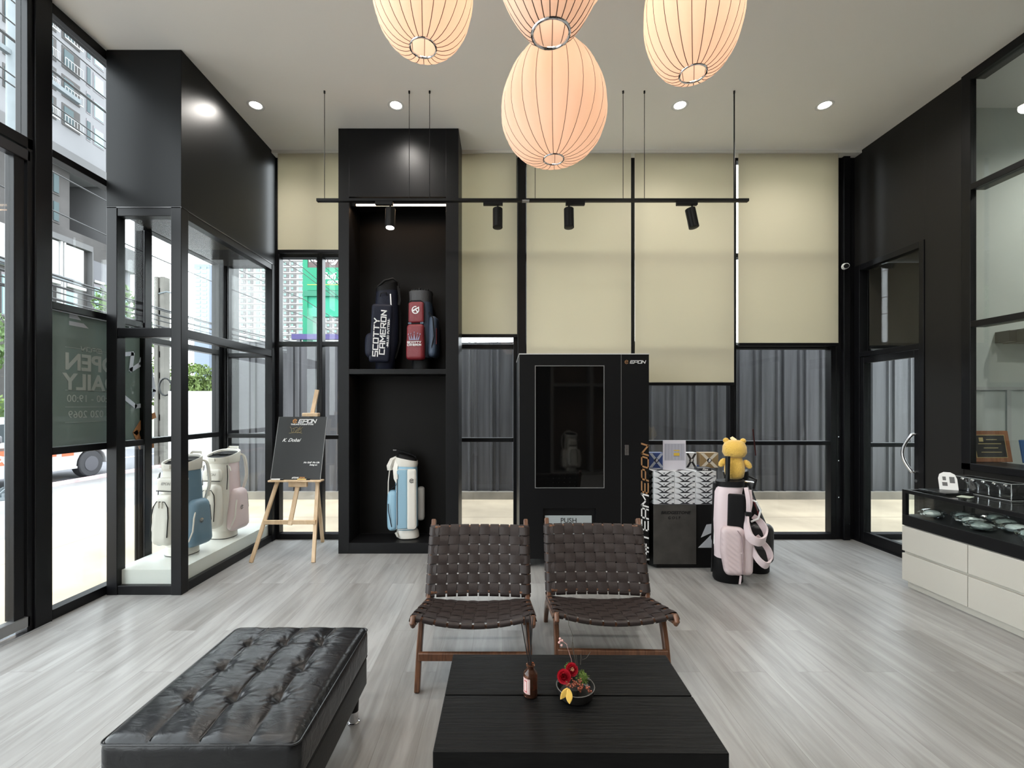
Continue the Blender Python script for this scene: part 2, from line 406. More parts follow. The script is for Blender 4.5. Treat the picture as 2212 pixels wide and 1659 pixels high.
back_bay(6, bx(1365) + .001, bx(1587), [1.055, 2.10, 3.10], rf=.05)
back_bay(7, bx(1587) + .001, bx(1806), [1.05, 2.10, 3.10], lf=.018, rf=.055)
back_bay(8, XR + .15, 5.6, [1.03, 2.10, 3.10]); back_bay(9, 5.601, 7.1, [1.03, 2.10, 3.10])
struct(B(bx(1118), bx(1136), YB - .06, YB + .12, 0, CH).build('trim_3', frame, smooth=False, bevel=.004))
mb = MB().box(bx(1806), XR + .14, YB - .0, YB + .12, 0, CH).box(bx(1818), bx(1832), YB - .035, YB, 0, CH)
for z in (.06, .62, 1.32, 1.62): pass
tp = struct(mb.build('trim_4', frame, smooth=False, bevel=.004))
sc = MB()
for z in (.46, .86, 1.12): sc.cyl((bx(1811), YB - .004, z), (bx(1811), YB, z), .007, n=10)
sc.build('screw_cap', chrome, tp)
struct(B(XL, XR, YB - .10, YB - .0, CH - .03, CH).build('trim_5', M('ceiling_edge', (.7, .68, .62), .8), smooth=False))
# corner column outside the display case
struct(B(-3.16, -2.985, YB + .0, YB + .2, -.1, 4.6).build('trim_6', frame, smooth=False, bevel=.004))

# left glass facade, seen along its length
def left_bay(n, y0, y1, rails, bottom=.07, z0=0, post=.05, t=.05):
    fr = [(XL - .08, XL + .0, y0, y0 + post, z0, CH), (XL - .08, XL, y1 - post, y1, z0, CH)]
    for z, h in [(z0 + bottom / 2, bottom)] + [(r, t) for r in rails] + [(CH - .035, .07)]:
        fr.append((XL - .08, XL, y0 + post, y1 - post, z - h / 2, z + h / 2))
    zs = [z0 + bottom] + rails + [CH - .05]
    panes = [(XL - .045, XL - .039, y0 + post, y1 - post, a + t / 2 * (i > 0), b - t / 2) for i, (a, b) in enumerate(zip(zs, zs[1:]))]
    return window(n, fr, panes)
lw = left_bay(10, 3.00, 3.83, [1.145, 2.14, 3.17], post=.03)
left_bay(11, 3.83, 4.87, [1.15, 2.03, 3.0], post=.06)
struct(B(XL - .11, XL + .015, 2.905, 3.015, 0, CH).build('trim_7', frame, smooth=False, bevel=.004))
struct(B(XL - .07, XL + .01, 3.80, 3.88, 0, 2.95).build('trim_8', frame, smooth=False, bevel=.004))
for i, y in enumerate([-2.6, -1.6, -.6, .4]):
    left_bay(13 + i, y, y + 1.0, [1.145, 2.14, 3.17])
# glass entrance door leaf with patch fittings, transom above
d1 = struct(B(XL - .07, XL - .01, 2.80, 2.86, .10, 3.06).build('door_1', frame, smooth=False, bevel=.003))
B(XL - .045, XL - .033, 1.46, 2.80, .03, 3.06).build('glass_leaf', glass, d1, smooth=False)
MB().box(XL - .06, XL + .0, 2.60, 2.89, .03, .10).build('patch_fitting', M('brushed_steel', (.35, .35, .35), .3, .8), d1, smooth=False, bevel=.004)
MB().box(XL - .06, XL + .0, 2.62, 2.89, 3.03, 3.10).build('patch_fitting', metal_d, d1, smooth=False, bevel=.004)
MB().box(XL - .06, XL + .03, 2.60, 2.99, .0, .012).build('floor_spring_cover', chrome, d1, smooth=False)
window(12, [(XL - .08, XL, 1.40, 1.45, 0, CH), (XL - .08, XL, 1.45, 2.905, 3.11, 3.18), (XL - .08, XL, 1.45, 2.905, CH - .07, CH), (XL - .08, XL, 2.87, 2.905, 0, CH)],
       [(XL - .045, XL - .039, 1.45, 2.87, 3.18, CH - .07)])
# dark translucent film with opening hours on the first pane
film = cloth_mat('window_film', (.21, .26, .235, 1), .4, alpha_mix=.10, tcol=(.055, .072, .062, 1))
ink = cloth_mat('film_letters', (.62, .68, .63, 1), .5, tcol=(.17, .19, .17, 1))
ink2 = cloth_mat('film_logo', (.62, .64, .68, 1), .4)
fm = B(XL - .037, XL - .034, 3.032, 3.80, 1.172, 2.112).build('window_film', film, smooth=False)
tag(fm, 'dark green window film with mirrored opening hours lettering on the left glass', 'window sticker')
RL = (PI / 2, 0, -PI / 2)   # readable from outside: mirrored here
def film_text(s, size, y, z, mat=ink, **kw):
    # text faces -x (outside); seen from inside it reads reversed
    return text_mesh(s, size, mat, fm, (XL - .0325, y, z), RL, depth=.001, **kw)
film_text('OPEN', .165, 3.36, 1.765, bold=.005, sx=1.0)
film_text('DAILY', .165, 3.36, 1.62, bold=.005, sx=.98)
film_text('11:00 - 19:00', .075, 3.36, 1.505, sx=1.0)
film_text('02 020 2069', .075, 3.36, 1.39, sx=1.0)
for z in (1.565, 1.445, 1.335): B(XL - .033, XL - .032, 3.15, 3.57, z, z + .003).build('printed_line', ink, fm, smooth=False)
g1 = glyph_obj('EPON', .03, ink, fm, (XL - .0325, 3.36, 1.872), RL, shear=.3, wide=1.4)
B(XL - .033, XL - .032, 3.42, 3.57, 1.87, 1.873).build('printed_line', ink, fm, smooth=False)
B(XL - .033, XL - .032, 3.15, 3.29, 1.87, 1.873).build('printed_line', ink, fm, smooth=False)
mb = MB()
for q in ([(0, 0), (.15, 0), (.15, .03), (.04, .03)], [(.06, .05), (.15, .05), (.15, .08), (.09, .08)]):
    mb.prism(q, Matrix(), .001)
o = mb.build('printed_logo', ink2, fm, smooth=False); o.location = (XL - .0325, 3.33, 2.03); o.rotation_euler = RL
# big outlined logo on the second pane, half white half orange
lg = thing('glass_logo', 'large white and orange outlined logo on the display case outer glass', 'window sticker', (XL - .026, 3.80, 1.45))
mb = MB()
def stroke2(mb, pts, w, d=.004):
    for a, b in zip(pts, pts[1:]):
        a = Vector(a); b = Vector(b); dd = (b - a).normalized(); nn = Vector((-dd.y, dd.x)) * w / 2; e = dd * w * .3
        mb.prism([tuple(a - e - nn), tuple(b + e - nn), tuple(b + e + nn), tuple(a - e + nn)], Matrix(), d)
stroke2(mb, [(.16, .62), (.04, .58), (.0, .5), (.05, .34), (.15, .28), (.13, .42), (.24, .40), (.26, .28), (.22, .05)], .035)
stroke2(mb, [(-.06, .32), (-.10, .12), (-.04, .0), (.10, -.02), (.22, .06)], .035)
o = mb.build('white_outline', M('logo_white', (.55, .58, .66), .5), lg, smooth=False); o.rotation_euler = RL; o.location = (.0, .05, .02)
mb = MB(); stroke2(mb, [(-.10, -.10), (.02, -.14), (.10, -.24), (.04, -.36), (-.08, -.36)], .05)
o = mb.build('orange_outline', M('logo_orange', (.36, .15, .05), .5), lg, smooth=False); o.rotation_euler = RL; o.location = (0, .05, .02)

# right wall: door 2 with transom and blind behind, office window
d2 = struct(MB().box(XR - .01, XR + .08, 4.79, 4.865, 0, 2.97).box(XR - .01, XR + .08, 4.06, 4.11, 0, 2.97).box(XR - .01, XR + .08, 4.11, 4.79, 2.91, 2.97)
       .box(XR - .01, XR + .08, 4.11, 4.79, 1.98, 2.03).build('door_2', frame, smooth=False, bevel=.003))
MB().box(XR, XR + .05, 4.11, 4.165, .01, 1.975).box(XR, XR + .05, 4.745, 4.79, .01, 1.975).box(XR, XR + .05, 4.165, 4.745, .01, .12).box(XR, XR + .05, 4.165, 4.745, 1.91, 1.975).build('door_leaf', frame, d2, smooth=False, bevel=.003)
B(XR + .02, XR + .026, 4.165, 4.745, .12, 1.91).build('door_pane', glass, d2, smooth=False)
B(XR + .02, XR + .026, 4.11, 4.79, 2.03, 2.91).build('transom_pane', glass, d2, smooth=False)
pts = [(XR, 4.14, 1.19), (XR - .03, 4.145, 1.19)] + [(XR - .035 - .035 * math.sin(t * PI), 4.15 + .06 * math.sin(t * PI), 1.19 - .35 * t) for t in [i / 12 for i in range(13)]] + [(XR - .03, 4.145, .84), (XR, 4.14, .84)]
MB().tube(pts, .013, 12).build('door_handle', chrome, d2)
MB().cyl((XR - .012, 4.135, .76), (XR, 4.135, .76), .014, n=16).build('lock_cylinder', chrome, d2)
struct(B(XR - .02, XR + .1, 4.06, YB, -.0, .012).build('trim_9', frame, smooth=False))
ow = window(17, [(XR - .02, XR + .03, 3.645, 3.72, .93, CH), (XR - .02, XR + .1, YF, 3.72, .93, .985), (XR - .02, XR + .1, YF, 3.645, 2.095, 2.145), (XR - .02, XR + .1, YF, 3.645, 3.215, 3.265), (XR - .02, XR + .1, YF, 3.645, CH - .07, CH), (XR - .02, XR + .1, 2.36, 2.42, .985, CH - .07)],
       [(XR + .004, XR + .010, 2.42, 3.645, a, b) for a, b in ((.985, 2.095), (2.145, 3.215), (3.265, CH - .07))] + [(XR + .004, XR + .010, YF, 2.36, a, b) for a, b in ((.985, 2.095), (2.145, 3.215), (3.265, CH - .07))], gm=office_glass)
struct(B(XR + .1, XR + .32, 2.0, 4.1, .95, .985).build('trim_10', black, smooth=False))

# ---------------------------------------------------------------- roller blinds
def blind(px0, px1, pyb, label, d=4.785, mat=blind_m, x=None, barpx=7):
    a = P(px0, pyb, d); b = P(px1, pyb, d); z0 = a.z
    t = thing('roller_blind', label, 'roller blind', ((a.x + b.x) / 2, d, z0), group='roller blinds along the back glazing')
    w = (b.x - a.x) / 2; top = CH - .032 - z0
    nseg = 14; m = MB(); v = []; f = []
    for k in (0, 1):
        for j in range(9):
            for i in range(nseg + 1):
                xx = -w + 2 * w * i / nseg; zz = top * j / 8
                v.append((xx, (.0012 if k else -.0012) + .004 * math.sin(xx * 7 + px0) * (1 - j / 8), zz))
    N = (nseg + 1) * 9
    for j in range(8):
        for i in range(nseg):
            q = [j * (nseg + 1) + i, j * (nseg + 1) + i + 1, (j + 1) * (nseg + 1) + i + 1, (j + 1) * (nseg + 1) + i]
            f.append(q); f.append([N + x for x in q][::-1])
    m.add(v, f); m.build('blind_fabric', mat, t)
    B(-w, w, -.014, .014, -barpx * d / F, 0).build('bottom_bar', frame, t, smooth=False, bevel=.004)
    MB().cyl((-w, 0, top - .0), (w, 0, top - .0), .0).build if False else None
    return t
blind(600, 760, 540, 'short beige roller blind left of the tall black display cabinet')
blind(980, 1117, 722, 'narrow beige roller blind between the black display cabinet and the thick black post')
blind(1137.5, 1363, 826, 'beige roller blind hanging behind the vending machine')
blind(1371, 1585, 826, 'longest beige roller blind, right of the vending machine above the ball boxes')
blind(1595, 1811, 741, 'beige roller blind nearest the corner with the security camera')
bt = thing('roller_blind', 'dark taupe roller blind seen through the transom above the right door', 'roller blind', (4.65, 4.775, 2.10))
B(-.725, .72, -.0015, .0015, 0, .885).build('blind_fabric', dark_blind, bt, smooth=False)
B(-.725, .72, -.014, .014, -.035, 0).build('bottom_bar', frame, bt, smooth=False, bevel=.004)

# ---------------------------------------------------------------- glazed display case in the corner
dc = thing('display_case', 'black framed glazed corner display case with a white plinth and black upper box', 'display case', (0, 0, 0))
X0, X1, Y0, Y1 = -3.04, -2.465, 3.43, 4.865
B(X0, X1, Y0, Y1, 2.985, CH - .001).build('upper_box', M('black_panel', (.006, .0065, .007), .38, spec=.17, bump=.05, bscale=5), dc, smooth=False, bevel=.002)
mb = MB().box(X0, X0 + .08, Y0, Y0 + .08, 0, 2.985).box(X1 - .08, X1, Y0, Y0 + .08, 0, 2.985).box(X1 - .08, X1, Y1 - .075, Y1, 0, 2.985)
for z0, z1 in ((0, .07), (1.985, 2.055), (2.915, 2.985)):
    mb.box(X0 + .08, X1 - .08, Y0 + .005, Y0 + .075, z0, z1); mb.box(X1 - .075, X1 - .005, Y0 + .08, Y1 - .075, z0, z1)
mb.build('case_frame', frame, dc, smooth=False, bevel=.003)
for z0, z1 in ((.07, 1.985), (2.055, 2.915)):
    B(X0 + .08, X1 - .08, Y0 + .035, Y0 + .041, z0, z1).build('front_pane', case_glass, dc, smooth=False)
    B(X1 - .041, X1 - .035, Y0 + .08, Y1 - .075, z0, z1).build('side_pane', case_glass, dc, smooth=False)
B(X0 + .02, X1 - .045, Y0 + .045, Y1 - .01, 0, .18).build('plinth', M('plinth_white', (.66, .67, .63), .4), dc, smooth=False)
B(X0, X1, Y0, Y1, 2.975, 2.985).build('case_ceiling', M('case_ceiling', (.05, .05, .052), .25), dc, smooth=False)
mb = MB().cyl((-2.62, 3.62, 2.975), (-2.62, 3.62, 2.93), .012).cyl((-2.62, 3.60, 2.93), (-2.62, 3.68, 2.86), .03)
mb.build('case_spotlight', black, dc)

# ---------------------------------------------------------------- tall niche cabinet
nc = thing('display_cabinet', 'tall black floor to ceiling display cabinet with two open niches', 'cabinet', (0, 0, 0))
a, b, c, d_, y0, y1 = -1.615, -.431, -1.509, -.556, 4.40, 4.765
B(a, c, y0, y1, 0, CH - .001).build('side_panel', black, nc, smooth=False, bevel=.002)
B(d_, b, y0, y1, 0, CH - .001).build('side_panel', black, nc, smooth=False, bevel=.002)
B(c, d_, y0, y1, 3.515, CH - .001).build('top_panel', black, nc, smooth=False, bevel=.002)
B(c, d_, y0, y1 - .03, 1.769, 1.819).build('shelf', black, nc, smooth=False, bevel=.002)
B(c, d_, y0, y1 - .03, 0, .105).build('base_panel', black, nc, smooth=False, bevel=.002)
B(c, d_, y1 - .03, y1, .105, 3.515).build('back_panel', M('niche_back', (.005, .0045, .004), .55, spec=.15), nc, smooth=False)
led = M('warm_light_strip', (1, .72, .48), .5, emit=4)
B(c + .06, d_, 4.425, 4.44, 3.44, 3.455).build('light_strip', led, nc, smooth=False)
B(c + .0, d_, 4.44, 4.47, 3.44, 3.515).build('light_strip_cover', black, nc, smooth=False)
lamp('AREA', 'niche_glow', (-1.03, 4.50, 3.43), .8, (1, .62, .36), nc, shape='RECTANGLE', size=.85, size_y=.03)
lamp('AREA', 'niche_glow_lower', (-1.03, 4.50, 1.75), .12, (1, .62, .36), nc, shape='RECTANGLE', size=.85, size_y=.03)
# ================================================================ CHAIRS
walnut = grain_wood('walnut', (.085, .036, .018, 1), (.17, .075, .038, 1), .35, (40, 6, 6), .1)
leather = M('brown_leather_strap', (.022, .0145, .0128), .5, spec=.35, bump=.12, bscale=200)
def make_chair(label):
    t = thing('lounge_chair', label, 'chair', group='woven leather lounge chairs')
    wy = .30
    # seat rail: front tip y=0 z=.385 ; back y=.52 z=.25 (y is depth, front faces -y)
    for s in (-1, 1):
        x = s * .298
        m = MB().bar((x, -.01, .383), (x, .56, .243), .030, .048)
        m.tube([(x, -.012, .405), (x, -.035, .38), (x, -.012, .358)], .014, 8)
        m.build('seat_rail', walnut, t, bevel=.006)
        m = MB(); pts = [(x, .445, .22), (x, .475, .30), (x, .57, .50), (x, .675, .715)]
        for p, q in zip(pts, pts[1:]): pass
        m.strap(pts, [.048, .046, .040, .034], .028, (0, 1, .0))
        m.build('back_upright', walnut, t, bevel=.006)
        m = MB(); x2 = s * .286
        m.strap([(x2, .17, .335), (x2, .10, .20), (x2, .03, 0)], [.05, .042, .032], .028, (0, 1, 0)); m.build('leg', walnut, t, bevel=.005)
        m = MB(); pts = [(x, .43, .26), (x, .52, .235), (x, .62, .17), (x, .70, .085), (x, .75, 0)]
        m.strap(pts, [.05, .052, .045, .038, .032], .028, (0, 1, .4)); m.build('leg', walnut, t, bevel=.005)
    MB().box(-.285, .285, .05, .075, .145, .185).build('front_stretcher', walnut, t, bevel=.004)
    MB().box(-.285, .285, .60, .62, .14, .175).build('rear_stretcher', walnut, t, bevel=.004)
    # curved cross bars under the straps
    def sag(u): return 1 - (2 * u - 1) ** 2
    for (y, z, sg, nm) in ((.004, .392, .048, 'seat_front_bar'), (.475, .268, .02, 'seat_rear_bar')):
        MB().tube([(-.285 + .57 * i / 12, y, z - sg * sag(i / 12)) for i in range(13)], .011, 8).build(nm, walnut, t)
    for (y, z, nm) in ((.462, .325, 'back_lower_bar'), (.634, .672, 'back_top_bar')):
        MB().tube([(-.285 + .57 * i / 12, y + .025 * sag(i / 12), z) for i in range(13)], .011, 8).build(nm, walnut, t)
    def weave(nu, nv, S, wu, wv, name, wrap0=True, wrap1=True):
        m = MB(); A = .0034; th = .0022; K = 6
        def nrm(u, v):
            e = .002; a = S(min(u + e, 1), v) - S(max(u - e, 0), v); b = S(u, min(v + e, 1)) - S(u, max(v - e, 0)); return a.cross(b).normalized()
        for i in range(nu):                      # along v
            uc = (i + .5) / nu; rs = []
            for k in range(nv * K + 1):
                v = k / (nv * K); ph = math.cos(PI * (v * nv - .5) + PI * i + PI / 2 - PI / 2)
                ph = math.sin(PI * v * nv + PI * i)
                c = S(uc, v) + nrm(uc, v) * A * ph; n_ = nrm(uc, v)
                e0 = S(max(uc - wu / 2 / nu, 0), v) - S(uc, v); e1 = S(min(uc + wu / 2 / nu, 1), v) - S(uc, v)
                rs.append([c + e0 + n_ * th / 2, c + e0 - n_ * th / 2, c + e1 - n_ * th / 2, c + e1 + n_ * th / 2])
            # wrap round both bars
            def wrapend(r, sign):
                out = []; n_ = nrm(uc, 0 if sign < 0 else 1); tv = (S(uc, .02) - S(uc, 0)).normalized() * (-1) if sign < 0 else (S(uc, 1) - S(uc, .98)).normalized()
                for a in range(1, 9):
                    an = PI * a / 8; off = tv * math.sin(an) * .016 - n_ * (1 - math.cos(an)) * .014
                    out.append([p + off for p in r])
                return out
            pre = wrapend(rs[0], -1)[::-1] if wrap0 else []; post = wrapend(rs[-1], 1) if wrap1 else []
            m.rings(pre + rs + post)
        for j in range(nv):                      # along u
            vc = (j + .5) / nv; rs = []
            for k in range(nu * K + 1):
                u = k / (nu * K); ph = -math.sin(PI * u * nu + PI * j)
                n_ = nrm(u, vc); c = S(u, vc) + n_ * A * ph
                e0 = S(u, max(vc - wv / 2 / nv, 0)) - S(u, vc); e1 = S(u, min(vc + wv / 2 / nv, 1)) - S(u, vc)
                rs.append([c + e0 + n_ * th / 2, c + e0 - n_ * th / 2, c + e1 - n_ * th / 2, c + e1 + n_ * th / 2])
            m.rings(rs)
        return m.build(name, leather, t, ang=50)
    def Sseat(u, v):
        x = -.316 + .632 * u; y = .0 + .475 * v; z = .416 + (.292 - .416) * v - .050 * sag(u) * (1 - .55 * v)
        if abs(x) > .304: z -= (abs(x) - .304) * 1.4
        return Vector((x, y, z))
    def Sback(u, v):
        x = -.320 + .640 * u; y = .444 + (.620 - .444) * v + .030 * sag(u) ; z = .318 + .36 * v
        if abs(x) > .304: y += (abs(x) - .304) * 1.6
        return Vector((x, y, z))
    weave(10, 8, Sseat, .85, .88, 'woven_seat')
    weave(10, 7, Sback, .85, .86, 'woven_back')
    return t
ch1 = make_chair('left of the two woven dark brown leather lounge chairs, behind the reed diffuser'); ch1.location = (-.146, 2.235, 0)
ch2 = copy_tree(ch1, (.572, 2.262, 0), math.radians(-1.5), 'right of the two woven dark brown leather lounge chairs, in front of the vending machine')

# ================================================================ COFFEE TABLE
tblack = grain_wood('black_stained_wood', (.002, .002, .002, 1), (.005, .005, .005, 1), .45, (2.2, 60, 10), 1.0, .15)
ct = thing('coffee_table', 'low black stained two plank wooden coffee table', 'coffee table', (.24, 1.63, 0), math.radians(-.4))
m1 = B(-.45, .45, -.275, -.008, .345, .40); m1.build('tabletop_plank', tblack, ct, bevel=.004, smooth=False)
B(-.45, .45, -.002, .262, .345, .40).build('tabletop_plank', tblack, ct, bevel=.004, smooth=False)
for sx_ in (-1, 1):
    for sy in (-1, 1):
        B(sx_ * .33 - .03, sx_ * .33 + .03, sy * .18 - .03, sy * .18 + .03, .0, .345).build('leg', tblack, ct, bevel=.004, smooth=False)
B(-.36, .36, -.03, .03, .30, .345).build('apron', tblack, ct, bevel=.004, smooth=False)

# reed diffuser
def at_table(px, py): return P(px, py, 1.05 * F / (py - CY))
q = at_table(1146, 1502)
df = thing('reed_diffuser', 'amber glass reed diffuser bottle with a pale red printed label on the coffee table', 'reed diffuser', (q.x, q.y, .40))
amber = bpy.data.materials.new('amber_glass'); amber.use_nodes = True
bb = amber.node_tree.nodes['Principled BSDF']; bb.inputs['Base Color'].default_value = (.62, .27, .16, 1); bb.inputs['Transmission Weight'].default_value = .95; bb.inputs['Roughness'].default_value = .04; bb.inputs['IOR'].default_value = 1.45
MB().lathe([(.0, .0), (.021, .0), (.025, .003), (.0255, .02), (.0255, .078), (.024, .086), (.017, .093), (.0125, .098), (.0125, .106), (.016, .108), (.016, .113), (.012, .114), (.010, .106), (.010, .098), (.0225, .08), (.023, .006), (.0, .004)], 32, cap0=False, cap1=False).build('bottle', amber, df)
lq = MB().lathe([(.0, .005), (.0225, .0055), (.0225, .03), (.0, .03)], 24, cap0=False, cap1=False).build('fragrance_oil', M('oil', (.16, .03, .02), .1), df)
m = MB(); rs = []
for z in (.018, .072):
    rs.append([(.0262 * math.sin(a), -.0262 * math.cos(a), z) for a in [math.radians(-78 + 70 * i / 8) for i in range(9)]])
m.rings(rs, False, False, closed=False); m.build('label', M('label_paper', (.66, .5, .47), .6), df)
lm = MB()
for (a0, a1, z0, z1) in ((-60, -56.5, .026, .064), (-38, -34.5, .026, .064), (-62, -33, .062, .065), (-64, -31, .024, .027), (-72, -71, .021, .069), (-16, -15, .021, .069), (-72, -15, .069, .070), (-72, -15, .020, .021)):
    rs = [[(.0265 * math.sin(math.radians(a)), -.0265 * math.cos(math.radians(a)), z) for a in [a0 + (a1 - a0) * k / 4 for k in range(5)]] for z in (z0, z1)]
    lm.rings(rs, False, False, closed=False)
lm.build('label_print', M('label_red', (.40, .03, .03), .6), df)
reed = M('black_reed', (.01, .008, .008), .6)
for (tx, ty, tz, bx_) in ((-.034, .0, .27, .012), (-.020, .012, .285, .01), (-.004, .0, .30, .004), (.003, .012, .295, -.004), (.008, -.004, .29, -.008)):
    MB().cyl((bx_, -ty * .5, .008), (tx, ty, tz), .0021, n=6).build('reed', reed, df)
# ikebana bowl
q = at_table(1243, 1502)
bw = thing('flower_arrangement', 'shallow black bowl of red flowers, yellow petals and twigs on the coffee table', 'flower arrangement', (q.x, q.y - .0, .40))
R_ = .070
MB().lathe([(.0, .0), (.052, .0), (.060, .003), (.067, .02), (R_, .036), (R_ - .003, .037), (R_ - .006, .034), (.062, .020), (.055, .012), (.0, .010)], 40, cap0=False, cap1=False).build('bowl', M('black_ceramic', (.014, .013, .012), .3), bw)
MB().tube([(R_ * .978 * math.cos(a), R_ * .978 * math.sin(a), .037) for a in [2 * PI * i / 40 for i in range(40)]], .0012, 6, closed=True).build('bowl_rim', M('rim_grey', (.16, .15, .14), .3), bw)
MB().lathe([(.0, .011), (.026, .011), (.024, .03), (.0, .034)], 16, c=(-.005, .0, 0), cap0=False, cap1=False).build('flower_holder', M('dark_foam', (.012, .010, .008), .8), bw)
redp = M('red_petal', (.42, .006, .02), .55); yel = M('yellow_petal', (.85, .55, .12), .5); moss = M('moss_green', (.10, .16, .025), .8, bump=.8, bscale=60)
berry = M('brown_berry', (.24, .06, .03), .4); pinkb = M('pink_blossom', (.62, .36, .33), .5); twig = M('twig', (.05, .04, .03), .7); whitep = M('white_stamen', (.75, .6, .35), .6)
def rose(c, r, rot, core):
    m = MB(); e = Euler(rot).to_matrix(); c = Vector(c)
    for ring_i, (n, rr, tilt, sz) in enumerate(((9, .95, .35, .55), (8, .75, .7, .5), (7, .52, 1.0, .42), (5, .3, 1.25, .34))):
        for k in range(n):
            a = 2 * PI * (k + .5 * (ring_i % 2)) / n
            d = Vector((math.cos(a), math.sin(a), 0)); tn = Vector((-math.sin(a), math.cos(a), 0)); up = Vector((0, 0, 1)); rs = []
            for i in range(5):
                s_ = i / 4; wv = sz * r * math.sin(PI * (.15 + .75 * s_)); ax = d * (rr * r * .45 + rr * r * .55 * s_ * math.cos(tilt)) + up * (.55 * r * s_ * math.sin(tilt) + .1 * r * ring_i - .1 * r)
                rs.append([c + e @ (ax + tn * wv * (j - 2) / 2 + up * (.12 * r * abs(j - 2) / 2)) for j in range(5)])
            m.rings(rs, False, False, closed=False)
    m.ball(c + e @ Vector((0, 0, -.02 * r)), r * .62, 10, (1, 1, .55), rot=Euler(rot))
    o = m.build('red_flower', redp, bw, ang=80)
    if core:
        mm = MB()
        for k in range(14):
            a = k * 2.4; rr = r * .26 * math.sqrt(k / 14)
            mm.ball(c + e @ Vector((rr * math.cos(a), rr * math.sin(a), r * .52)), r * .09, 6)
        mm.build('stamens', whitep, o)
rose((-.043, -.010, .075), .027, (math.radians(65), math.radians(-20), 0), False)
rose((-.012, .010, .088), .025, (math.radians(58), math.radians(8), 0), True)
def petal(c, L, w, rot, mat):
    m = MB(); e = Euler(rot).to_matrix(); rs = []
    for i in range(9):
        s_ = i / 8; ww = w * math.sin(PI * min(1, .04 + s_ * .96)) ** .8; rs.append([Vector(c) + e @ Vector((ww * (j - 2) / 2, .004 * (abs(j - 2) - 1) ** 2 * .5, -L * s_)) for j in range(5)])
    m.rings(rs, False, False, closed=False); m.build('yellow_petal', mat, bw, ang=80)
petal((-.036, -.064, .066), .044, .011, (math.radians(-28), math.radians(48), 0), yel); petal((-.034, -.066, .066), .046, .012, (math.radians(-25), math.radians(0), 0), yel)
m = MB(); rs_ = random.Random(3)
for (c, r) in (((.030, .024, .050), .024), ((-.018, .026, .085), .018)):
    m.ball(c, r * .8, 10)
    for k in range(90):
        d = Vector((rs_.gauss(0, 1), rs_.gauss(0, 1), rs_.gauss(0, 1))).normalized(); m.cyl(Vector(c) + d * r * .6, Vector(c) + d * r * 1.12, .0016, .0006, 4)
m.build('moss_ball', moss, bw)
m = MB()
for (c, n, sp) in (((-.030, -.035, .058), 12, .011), ((-.010, -.025, .055), 16, .013), ((.012, -.035, .048), 16, .012), ((.040, -.030, .045), 14, .010), ((.014, -.018, .062), 12, .010)):
    for k in range(n): m.ball([c[i] + rs_.gauss(0, sp * .55) for i in range(3)], rs_.uniform(.0025, .0042), 6)
m.build('berries', berry, bw)
for pts in ([(.012, .01, .04), (.008, .02, .10), (-.008, .03, .16), (-.004, .035, .20), (-.018, .04, .235), (-.020, .04, .26), (-.028, .045, .285)], [(.012, .01, .06), (.0, .02, .13), (-.006, .025, .18)], [(.014, .005, .03), (.010, .02, .11), (.006, .02, .14)], [(.022, .02, .10), (.026, .03, .135), (.03, .03, .112), (.045, .03, .118), (.062, .035, .138)]):
    MB().tube(pts, .0011, 5).build('twig', twig, bw)
m = MB()
for p in ((-.052, .03, .19), (-.044, .03, .183), (-.055, .03, .176), (-.046, .03, .166), (-.050, .03, .183)): m.ball(p, .0048, 8)
m.tube([(-.048, .03, .185), (-.034, .03, .175), (-.026, .03, .168)], .0012, 5); m.tube([(-.028, .03, .168), (-.012, .025, .12), (.0, .01, .06)], .0006, 4)
m.build('blossom_spray', pinkb, bw)

# ================================================================ OTTOMAN
ot = thing('leather_ottoman', 'black button tufted leather ottoman bench on dark legs with chrome feet', 'ottoman', (-.937, 1.735, 0))
lea = bpy.data.materials.new('black_leather'); lea.use_nodes = True
n = lea.node_tree.nodes; l = lea.node_tree.links; b = n['Principled BSDF']; b.inputs['Base Color'].default_value = (.0045, .0045, .0055, 1); b.inputs['Roughness'].default_value = .30; b.inputs['Specular IOR Level'].default_value = .42
tcn = n.new('ShaderNodeTexCoord'); n1 = n.new('ShaderNodeTexNoise'); n1.inputs['Scale'].default_value = 9; n1.inputs['Detail'].default_value = 5; n1.inputs['Distortion'].default_value = 1.4
mp = n.new('ShaderNodeMapping'); mp.inputs['Scale'].default_value = (1, 2.4, 2); mp.inputs['Rotation'].default_value = (0, 0, .5); l.new(tcn.outputs['Object'], mp.inputs[0]); l.new(mp.outputs[0], n1.inputs[0])
bp = n.new('ShaderNodeBump'); bp.inputs['Strength'].default_value = .28; bp.inputs['Distance'].default_value = .012; l.new(n1.outputs[0], bp.inputs['Height'])
n2 = n.new('ShaderNodeTexNoise'); n2.inputs['Scale'].default_value = 160; l.new(tcn.outputs['Object'], n2.inputs[0]); bp2 = n.new('ShaderNodeBump'); bp2.inputs['Strength'].default_value = .08; bp2.inputs['Distance'].default_value = .002
l.new(n2.outputs[0], bp2.inputs['Height']); l.new(bp.outputs[0], bp2.inputs['Normal']); l.new(bp2.outputs[0], b.inputs['Normal'])
OX, OY = .312, .365
seams = [-.155, 0, .155]; btn_y = [-.165, .017, .197]
